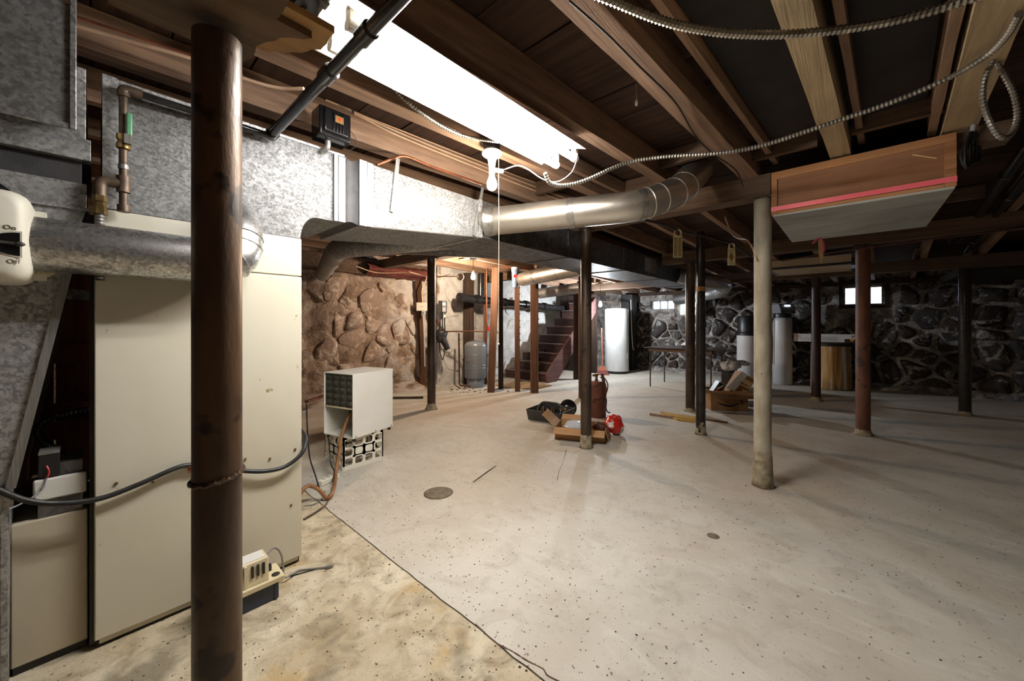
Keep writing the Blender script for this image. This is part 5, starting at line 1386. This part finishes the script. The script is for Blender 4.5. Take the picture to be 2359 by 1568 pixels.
# things inside it
i0 = A+ux*LW*.1+uy*LD*.35+_U*.20
t = thing('parts_case', 'black case of red-handled tools tilted in the shipping carton', 'case', i0)
ax = (ux*.55+_U*.85).normalized(); bxv = (ux*.85-_U*.40).normalized(); nn = uy
MB().prism([i0, i0+ax*.22, i0+ax*.22+bxv*.10, i0+bxv*.10], nn*.12).part('case', M['black_base'], t, smooth=False)
MB().prism([i0-nn*.002, i0+ax*.22-nn*.002, i0+ax*.22+bxv*.10-nn*.002, i0+bxv*.10-nn*.002], nn*.002).part('case_rim', M['light_grey'], t, smooth=False)
MB().prism([i0+ax*.008+bxv*.006-nn*.004, i0+ax*.212+bxv*.006-nn*.004, i0+ax*.212+bxv*.094-nn*.004, i0+ax*.008+bxv*.094-nn*.004], nn*.002).part('case_inside', M['black'], t, smooth=False)
for k in range(4):
    MB().tube([i0+ax*(.02+.03*k)+bxv*.02-nn*.008, i0+ax*(.10+.03*k)+bxv*(.035+.012*k)-nn*.012, i0+ax*(.16+.012*k)+bxv*.07-nn*.01], .0045, 6).part('handle', M['red' if k % 2 == 0 else 'white_plastic'], t)
c0 = A+ux*LW*.50+uy*LD*.45+_U*.12
t = thing('tilted_carton', 'tilted brown carton with white label papers inside the shipping carton', 'cardboard box', c0)
ax = (ux*.5+_U*.87).normalized(); bxv = (ux*.87-_U*.5).normalized()
MB().prism([c0, c0+ax*.46, c0+ax*.46+bxv*.22, c0+bxv*.22], uy*.16).part('carton', M['cardboard_dark'], t, smooth=False)
MB().prism([c0+ax*.16-bxv*.06-uy*.004, c0+ax*.47-bxv*.0-uy*.004, c0+ax*.47+bxv*.10-uy*.004, c0+ax*.18+bxv*.06-uy*.004], uy*.003).part('white_sheet', M['label_paper'], t, smooth=False)
MB().prism([c0+ax*.30+bxv*.09-uy*.003, c0+ax*.40+bxv*.09-uy*.003, c0+ax*.40+bxv*.21-uy*.003, c0+ax*.30+bxv*.21-uy*.003], uy*.002).part('address_label', M['shim'], t, smooth=False)
MB().prism([c0+ax*.325+bxv*.06-uy*.0055, c0+ax*.335+bxv*.06-uy*.0055, c0+ax*.335+bxv*.18-uy*.0055, c0+ax*.325+bxv*.18-uy*.0055], uy*.002).part('print_bar', M['ink'], t, smooth=False)
# white bag and small box behind
wb = fz(1692, 905); wb = Vector((wb.x, wb.y, 0)) + _F*.12 + _R*.02
MB().box(wb.x-.13, wb.y-.13, 0, wb.x+.13, wb.y+.13, .36).top('storage_bin', M['dark_plastic'], 'dark bin behind the shipping carton holding a white bag', 'bin', bev=.01)
crumple(wb+_U*.47+_R*-.02, .16, (1, 1, .75), 4, 18, 12, .4).top('plastic_bag', M['bag_white'], 'crumpled white plastic bag bulging up behind the shipping carton', 'bag', ang=50)
crumple(wb+_U*.50+_R*.20, .09, (1.6, 1.2, .5), 14, 16, 9, .4).top('plastic_bag', M['bag_white'], 'small silvery white bag right of the bulging white bag', 'bag', ang=50)
a = fz(1598, 905); MB().prism([a, a+_R*.12, a+_R*.10+_F*.2, a-_R*.02+_F*.2], (0,0,.12)).top('white_box', M['carton_white'], 'small white carton between the brown and the black post', 'box')
a = fz(1735, 935); MB().prism([a-_R*.10, a+_R*.06, a+_R*.06+_F*.2, a-_R*.10+_F*.2], (0,0,.08)).top('white_box', M['carton_white'], 'low white carton right of the shipping carton, beside the limewashed post', 'box')

# ================================================================ BACK: TANKS, TABLE, HEATER
p = fz(1422, 859) + _F*.05
t = thing('water_tank', 'tall white cylindrical water tank in the back corner', 'tank', (p.x, p.y, 0))
p = Vector((p.x, p.y, 0))
MB().lathe([(.28,.03),(.285,.06),(.285,1.53),(.28,1.55),(.26,1.565),(.0001,1.575)], p, 40).part('jacket', M['white_tank'], t)
MB().lathe([(.27,0),(.283,.01),(.287,.05),(.284,.07)], p, 40).part('base_ring', M['black_gap'], t)
for dx in (-.1, .1):
    MB().tube(fillet([p+_R*dx+_U*1.57, p+_R*dx+_U*1.72, p+_R*(dx-.3)+_U*1.74], .04), .014, 10).part('water_pipe', M['iron_pipe'], t)
MB().box(p.x-.02, p.y-.287, .35, p.x+.02, p.y-.28, .5).part('access_cover', M['white_enamel'], t)
# broom leaning in front of it
b0 = fz(1391, 864)-_R*.03; tp = fd(1390, 745, 8.8)
t = thing('broom', 'salmon-coloured broom standing upright beside the white tank', 'broom', b0)
b0 = Vector((b0.x, b0.y, 0))
MB().tube([b0+_U*.2, b0+_U*1.10-_R*.02], .012, 10).part('handle', M['broom'], t)
MB().prism([b0-_R*.05+_U*.2, b0+_R*.05+_U*.2, b0+_R*.10+_U*.115, b0-_R*.10+_U*.115], _F*.04).part('head', M['broom'], t)
MB().prism([b0-_R*.10+_U*.115, b0+_R*.10+_U*.115, b0+_R*.17+_U*.0, b0-_R*.12+_U*.0], _F*.05).part('bristles', M['bristle'], t)
# dark plastered pier
MB().box(9.24, 4.2, 0, 9.52, 4.52, 1.95).top('corner_pier', M['black_gap'], 'dark square pier right of the white tank', 'pier', bev=.01)
wire([fx(1453,690,9.228), fx(1455,760,9.228), fx(1458,800,9.228), fx(1461,806,9.228)], .012, 'wire_white', 'white cable hanging down the dark pier', 'drop_cable', 'cable', 'drop cables')
# folding table
tx0, tx1, ty0, ty1, tz = 7.05, 7.92, 1.72, 2.98, .75
t = thing('folding_table', 'dark-topped folding table against the back stone wall', 'table', ((tx0+tx1)/2, (ty0+ty1)/2, 0))
MB().box(tx0, ty0, tz-.02, tx1, ty1, tz).part('tabletop', M['table_top'], t, bev=.004)
for q in ((tx0+.05, ty0+.06, tx0+.065, ty1-.06), (tx1-.065, ty0+.06, tx1-.05, ty1-.06), (tx0+.05, ty0+.06, tx1-.05, ty0+.075), (tx0+.05, ty1-.075, tx1-.05, ty1-.06)):
    MB().box(q[0], q[1], tz-.075, q[2], q[3], tz-.02).part('apron', M['table_trim'], t)
for x, y in ((tx0+.07, ty0+.1), (tx1-.07, ty0+.1), (tx0+.07, ty1-.1), (tx1-.07, ty1-.1)):
    MB().tube([(x, y, 0.0), (x, y, tz-.02)], .0125, 10).part('leg', M['iron_pipe'], t)
crumple(Vector((7.5, 2.2, .80)), .17, (1.2, 1.5, .35), 3, 16, 8, .35).top('plastic_sheet', M['bag_white'], 'crumpled clear plastic sheet lying on the folding table', 'plastic sheet', ang=50)
# wall-hung heater
hz0, hz1 = 1.40, 1.90; hy0, hy1 = 2.62, 3.09
t = thing('wall_heater', 'white tankless water heater mounted on the back stone wall', 'water heater', (9.6, (hy0+hy1)/2, hz0))
MB().box(9.42, hy0, hz0, 9.72, hy1, hz1).part('case', M['white_enamel'], t, bev=.012)
CPN = MB().box(9.415, hy1-.40, hz0+.09, 9.422, hy1-.21, hz0+.18).part('control_panel', M['ink'], t)
for i in range(5): MB().box(9.413, hy1-.385+.033*i, hz0+.105, 9.416, hy1-.37+.033*i, hz0+.115).part('button', M['label_paper'], CPN)
MB().box(9.413, hy1-.34, hz1-.08, 9.421, hy1-.24, hz1-.07).part('nameplate', M['light_grey'], t)
for i, (dy, zz_) in enumerate(((.12, 1.12), (.28, 1.05), (.36, 1.15))):
    MB().tube([(9.55, hy1-dy, hz0), (9.55, hy1-dy-.02, lerp(hz0, zz_, .6)), (9.58, hy1-dy-.05, zz_)], .013, 8).part('pipe', M['light_grey'], t)
MB().box(9.53, hy1-.35, 1.12, 9.58, hy1-.28, 1.2).part('isolation_valve', M['white_plastic'], t, bev=.006)
# softener
p = fz(1802, 884); p = Vector((p.x, p.y, 0))
t = thing('water_softener', 'tall pale water softener tank with grey control head', 'water softener', p)
MB().lathe([(.15,0),(.165,.02),(.165,1.24),(.155,1.30),(.12,1.335),(.08,1.345)], p, 32).part('tank', M['softener'], t)
MB().lathe([(.125,1.30),(.15,1.325),(.15,1.385),(.12,1.40)], p, 28).part('neck_ring', M['black_base'], t)
Wm = Matrix.Translation(p) @ Matrix.Rotation(VA, 4, 'Z')
MB().prism([Wm @ Vector(v) for v in ((-.17,-.15,1.40),(.12,-.15,1.40),(.12,-.13,1.58),(-.13,-.13,1.585),(-.165,-.145,1.50))], (Wm.to_3x3() @ Vector((0,.30,0)))).part('control_head', M['grey_plastic'], t, bev=.01); CH = bpy.data.objects[[o.name for o in t.children if o.name.startswith('control_head')][0]]
MB().box(-.166, -.04, 1.535, -.150, .06, 1.562, Wm).part('display', M['display'], CH)
MB().box(-.176, -.13, 1.415, -.17, -.06, 1.435, Wm).part('nameplate', M['ink'], CH)
MB().box(-.176, .06, 1.415, -.17, .13, 1.435, Wm).part('nameplate', M['ink'], CH)
MB().tube(spline([p+_R*-.15+_U*1.36, p+_R*-.2+_U*1.2, p+_R*-.19+_U*.8, p+_R*-.2+_U*.4], 6), .01, 8).part('brine_tube', M['black'], t)
p = fz(1724, 874); p = Vector((p.x-.16, p.y-.02, 0))
t = thing('brine_tank', 'white brine tank with black lid partly hidden by the limewashed post', 'tank', p)
MB().lathe([(.19,0),(.2,.02),(.205,.97),(.2,.975)], p, 32).part('tank', M['softener'], t)
MB().lathe([(.212,.95),(.212,1.0),(.19,1.02),(.19,1.33),(.17,1.36),(.0001,1.365)], p, 32).part('lid', M['black_base'], t)
# stained barrel with long white carton on it
p = fz(1931, 897) + _F*.16; p = Vector((p.x, p.y, 0))
t = thing('stained_barrel', 'round plastic barrel streaked with rust-brown stains and black lid', 'barrel', p)
MB().lathe([(.285,0),(.30,.015),(.29,.80),(.285,.80)], p, 40).part('drum', M['barrel'], t)
MB().lathe([(.302,.79),(.305,.80),(.305,.835),(.29,.85),(.0001,.855)], p, 40).part('lid', M['black_base'], t)
Wm = Matrix.Translation(p) @ Matrix.Rotation(VA+.55, 4, 'Z')
dv = Wm.to_3x3() @ Vector((-1,0,0)); sd = Vector((-dv.y, dv.x, 0))
for i in range(3): MB().ball(p+dv*.289+_U*(.73-.03*i)+sd*.0, .011, 8, 6).part('vent_hole', M['black'], t)
MB().box(-.296, -.03, .48, -.285, .01, .53, Wm).part('metal_tag', M['iron_pipe'], t)
t = thing('long_carton', 'long narrow white printed carton lying across the barrel lid', 'box', (p.x, .42, .856))
lx = p.x-.07; ya, yb, za, zb = -.14, .86, .857, 1.005
LC = MB().box(lx, ya, za, lx+.16, yb, zb).part('carton', M['carton_white'], t, bev=.004)
fm = lambda y, z: frame((lx-.0012, y, z), (0,-1,0), (0,0,1))
text('lettering', '3M', .05, fm(.79, .955), M['red'], LC)
text('lettering', '#95', .06, fm(-.02, .965), M['ink'], LC)
for i in range(4): MB().box(lx-.001, .55, .885+.014*i, lx+.001, .83-.03*(i % 2), .889+.014*i).part('print_line', M['ink_grey'], LC)
for i in range(4): MB().box(lx-.001, .22, .885+.02*i, lx+.001, .50-.05*(i % 2), .892+.02*i).part('print_line', M['ink_grey'], LC)
MB().box(lx-.001, -.10, .86, lx+.001, .12, .92).part('printed_picture', M['ink'], LC)
MB().lathe([(.028,0),(.028,.001)], (0,0,0), 14, fm(.02, .905)).part('printed_dot', M['orange'], LC)

# ================================================================ STAIRS
t = thing('staircase', 'maroon wooden staircase climbing along the whitewashed wall', 'staircase', (6.9, 5.1, 0))
n = 9; run, rise = .205, .19
def yl(k): return lerp(5.78, 5.18, k/8)
for k in range(n):
    x = 6.18+run*k; z = rise*(k+1)
    MB().box(x-.025, 4.60, z-.03, x+run+.01, yl(k), z).part('tread', M['tread'], t, bev=.004)
    MB().box(x, 4.60, z-rise, x+.018, yl(k), z-.03).part('riser', M['stair'], t)
xe, ze = 6.18+run*n, rise*n
MB().prism([(6.10, 4.555, 0), (6.10, 4.555, .20), (6.18+.0, 4.555, .28), (xe, 4.555, ze+.10), (xe, 4.555, ze-.25), (6.42, 4.555, 0)], (0, .045, 0)).part('stringer', M['stringer'], t, smooth=False, bev=.003)
MB().prism([(6.35, 5.14, 0), (6.2, 5.14, .12), (xe, 5.14, ze-.06), (xe, 5.14, ze-.32), (6.5, 5.14, 0)], (0, .04, 0)).part('stringer', M['stair'], t, smooth=False)
t = thing('stair_cupboard', 'dark vertical boards closing the space under the staircase', 'boarding', (8.3, 4.9, 0))
for i in range(9):
    y = 4.6+.13*i*.9; MB().box(8.12+.01*(i % 2), y, 0, 8.16, y+.115, 1.9).part('board', M['dark_wood'], t, smooth=False)
# sheet of plywood at the stair foot
P = [fz(1141, 887, .004), fz(1160, 893, .004), fz(1235, 897, .004), fz(1271, 888, .004), fz(1200, 878, .004)]
MB().prism(P, (0,0,.012)).top('plywood_sheet', M['ply_pale'], 'thin plywood sheet lying on the floor at the foot of the stairs', 'plywood')

# ================================================================ LEFT BACK CORNER
p = fz(1094, 893)+_F*.12; p = Vector((p.x, p.y, 0))
t = thing('pressure_tank', 'grey domed well pressure tank on a round stand', 'pressure tank', p)
MB().lathe([(.165,0),(.165,.15),(.155,.165)], p, 32).part('stand', M['grey_tank'], t)
MB().lathe([(.15,.16),(.195,.175),(.207,.20),(.207,.77),(.20,.80),(.17,.845),(.11,.872),(.04,.882),(.0001,.884)], p, 40).part('shell', M['grey_tank'], t)
for z in (.37, .42, .62): MB().lathe([(.2065,z-.006),(.2095,z),(.2065,z+.006)], p, 40).part('weld_band', M['grey_tank'], t)
MB().lathe([(.03,0),(.03,.002)], (0,0,0), 16, frame(p-_F*.185-_R*.10+_U*.53, _R, _U)).part('badge', M['gold_emblem'], t)
MB().prism([p-_R*.12-_F*.08+_U*.862, p-_R*.05-_F*.10+_U*.872, p-_R*.05-_F*.08+_U*.876, p-_R*.12-_F*.06+_U*.866], _U*.002).part('sticker', M['orange'], t)
MB().tube(fillet([p-_F*.17-_R*.09+_U*.05, p-_F*.17-_R*.28+_U*.05, p-_F*.10-_R*.30+_U*.9, p-_F*.1-_R*.3+_U*1.02], .04), .016, 10).part('supply_pipe', M['copper_dark'], t)
yc = p.y+.1
a = fd(1022, 763, 6.9); b = fd(1121, 763, 6.9)
t = thing('copper_line', 'brown copper water line running level above the pressure tank', 'pipe', a)
MB().tube([a, b], .013, 10).part('pipe', M['copper_dark'], t)
MB().tube([b, b+_U*.14], .02, 10).part('valve', M['copper'], t)
MB().tube([b+_U*.14, Vector((b.x, b.y, 2.2))], .012, 10).part('riser', M['copper'], t)
MB().box(b.x+.03, b.y-.02, b.z-.0, b.x+.05, b.y, b.z+.09).part('valve_handle', M['red'], t, bev=.004)
# switch board, meter and wiring on the wall end
t = thing('outlet_board', 'white board with outlet box and conduit on the wall end', 'outlet', fd(973, 706, 7.0))
c = fd(973, 706, 6.95)
Wm = frame(c, _R, _U)
MB().box(-.105, -.075, 0, .105, .075, .012, Wm).part('board', M['white_plastic'], t)
MB().box(-.04, -.002, .012, .04, .002, .016, Wm).part('groove', M['grey_plastic'], t)
MB().box(-.005, -.165, .0, .05, -.07, .04, Wm).part('outlet_box', M['light_grey'], t, bev=.004)
MB().box(.015, -.135, .04, .03, -.105, .043, Wm).part('outlet_slot', M['black'], t)
MB().tube([Wm @ Vector((.02,-.165,.02)), Wm @ Vector((.04,-.6,.02)), Wm @ Vector((.05,-1.1,.02))], .012, 8).part('conduit', M['light_grey'], t)
MB().tube(spline([Wm @ Vector((.01,.075,.02)), Wm @ Vector((0,.3,.03)), Wm @ Vector((.06,.45,.03)), Wm @ Vector((.10,.56,.03))], 6), .009, 8).part('feed_cable', M['wire_cream'], t)
c = fd(1019, 706, 6.95); Wm = frame(c, _R, _U)
t = thing('fuse_box', 'grey electric switch box with white labels behind the left dark post', 'switch box', c)
MB().box(-.07, -.11, -.08, .07, .11, .02, Wm).part('case', M['dark_plastic'], t)
FC = MB().box(.0, -.105, .02, .075, .11, .04, Wm).part('cover', M['grey_plastic'], t, bev=.004)
MB().box(.01, .02, .04, .066, .07, .043, Wm).part('label', M['label_paper'], FC)
MB().box(.012, -.09, .04, .066, -.02, .043, Wm).part('label', M['light_grey'], FC)
MB().box(.03, -.20, -.0, .065, -.15, .03, Wm).part('pressure_switch', M['white_plastic'], t)
for dx in (-.03, .01, .05): MB().tube([Wm @ Vector((dx,-.11,0)), Wm @ Vector((dx-.01,-.30,.0)), Wm @ Vector((dx,-.46,.0))], .012, 8).part('conduit', M['black'], t)
c = fd(1016, 772, 6.9)
t = thing('well_pump', 'black well pump motor with hanging cords on the left wall', 'pump', c)
crumple(c, .13, (.9, .7, 1.1), 6, 14, 10, .35).part('motor', M['black_gap'], t, ang=50)
MB().tube([c+_R*.02-_U*.05, c+_R*.13-_U*.26], [.07, .05], 12).part('volute', M['black_gap'], t)
MB().tube(spline([c-_R*.03-_U*.1, c-_R*.02-_U*.3, c+_R*.03-_U*.45, c+_R*.06-_U*.3, c+_R*.05-_U*.1], 6), .009, 8).part('cord', M['black'], t)
MB().tube(spline([c+_R*.0+_U*.3, c-_R*.06+_U*.2, c-_R*.09+_U*.0], 6), .008, 8).part('cord', M['copper'], t)
# round ceiling box
c = fd(1061, 638, 6.0)
t = thing('ceiling_outlet', 'round white outlet box on the joist left of the warm bulb', 'outlet', c)
MB().lathe([(.05,0),(.055,.006),(.055,.03)], (0,0,0), 20, frame(c, _R, _U)).part('box', M['outlet_white'], t)
for dx, dy in ((-.02,0),(.02,0),(0,.02),(0,-.02)): MB().ball(c+_R*dx+_U*dy-_F*.003+_F*-.028, .007, 6, 4).part('slot', M['black'], t)
# water filter
c = fd(1187, 640, 6.5)
t = thing('water_filter', 'blue-grey water filter canister hanging on the notched timber post', 'water filter', c+_U*-.17)
MB().lathe([(.045,-.17),(.05,-.16),(.058,.0),(.062,.10),(.068,.11),(.068,.15),(.05,.165)], c, 24).part('canister', M['blue_grey'], t)
MB().lathe([(.07,.14),(.07,.18),(.03,.2)], c, 20).part('cap', M['light_grey'], t)
MB().prism([c-_F*.062-_R*.03+_U*.0, c-_F*.062+_R*.03+_U*.0, c-_F*.062+_R*.03+_U*.05, c-_F*.062-_R*.03+_U*.05], _F*.004).part('label', M['red'], t)
MB().tube([c+_U*.19-_R*.25, c+_U*.17, c+_U*.19+_R*.5+_F*.3], .012, 8).part('pipe', M['copper'], t)
# black drain pipes along the whitewashed wall
t = thing('drain_pipe', 'thick black drain pipe running along the whitewashed wall', 'pipe', (5.0, 5.62, 1.6))
pa, pb = fy(1062, 686, 5.42), fy(1300, 711, 5.42)
MB().tube([pa, pb], .075, 18).part('pipe', M['black_pipe'], t)
for f in (.0, .12, .34, .55, .75):
    q = pa+(pb-pa)*f; d = (pb-pa).normalized()
    MB().tube([q-d*.06, q-d*.05, q+d*.05, q+d*.06], [.077,.095,.095,.077], 18).part('hub', M['black_pipe'], t)
MB().tube([pa+Vector((.5,0,0)), pa+Vector((.5,0,.5))], .06, 14).part('stack', M['black_pipe'], t)
MB().tube([pa+(pb-pa)*.62, pa+(pb-pa)*.62+Vector((0,-.02,.14))], .04, 12).part('white_stub', M['white_plastic'], t)
# bars lying along the wall foot
a, b = fz(885, 916, .02), fz(975, 915, .02)
MB().bar(a, b, .04, .03).top('iron_bar', M['rust_dark'], 'rusty bar lying on the floor near the left wall', 'bar')
a, b = fz(706, 925, .15), fz(745, 912, .15)
MB().bar(a, b, .05, .03).top('wall_batten', M['rust_red'], 'red-brown batten at the wall foot behind the furnace corner', 'batten')

# ---- small oddments
q = fz(1466, 190, 2.42); t = thing('lint_tuft', 'dusty white tuft dangling on a thread between the joists', 'lint', q)
MB().tube([q, q-_U*.085], .0008, 5).part('thread', M['string'], t)
crumple(q-_U*.1, .014, (.7, .7, 1.5), 3, 8, 6, .5).part('tuft', M['label_paper'], t, ang=60)
a, b = fd(2241, 343, 2.12), fd(2292, 334, 2.16)
MB().prism([a, a+(b-a)*.5-_U*.008, b, a+(b-a)*.4+_U*.022, a+_U*.02], _F*.006).top('wood_splinter', M['yellow'], 'yellow splintered wood scrap right of the hanging box', 'splinter')
mb = MB(); rg = random.Random(12)
for i in range(60):
    p = fz(rg.uniform(1035, 1185), rg.uniform(886, 905)); r = rg.uniform(.006, .025)
    mb.ball(p+_U*r*.2, r, 6, 4, (1, rg.uniform(.5, 1), .45))
mb.top('floor_rubble', M['dust'], 'dark dirt and rubble crumbs around the grey pressure tank', 'rubble', kind='stuff', ang=30)
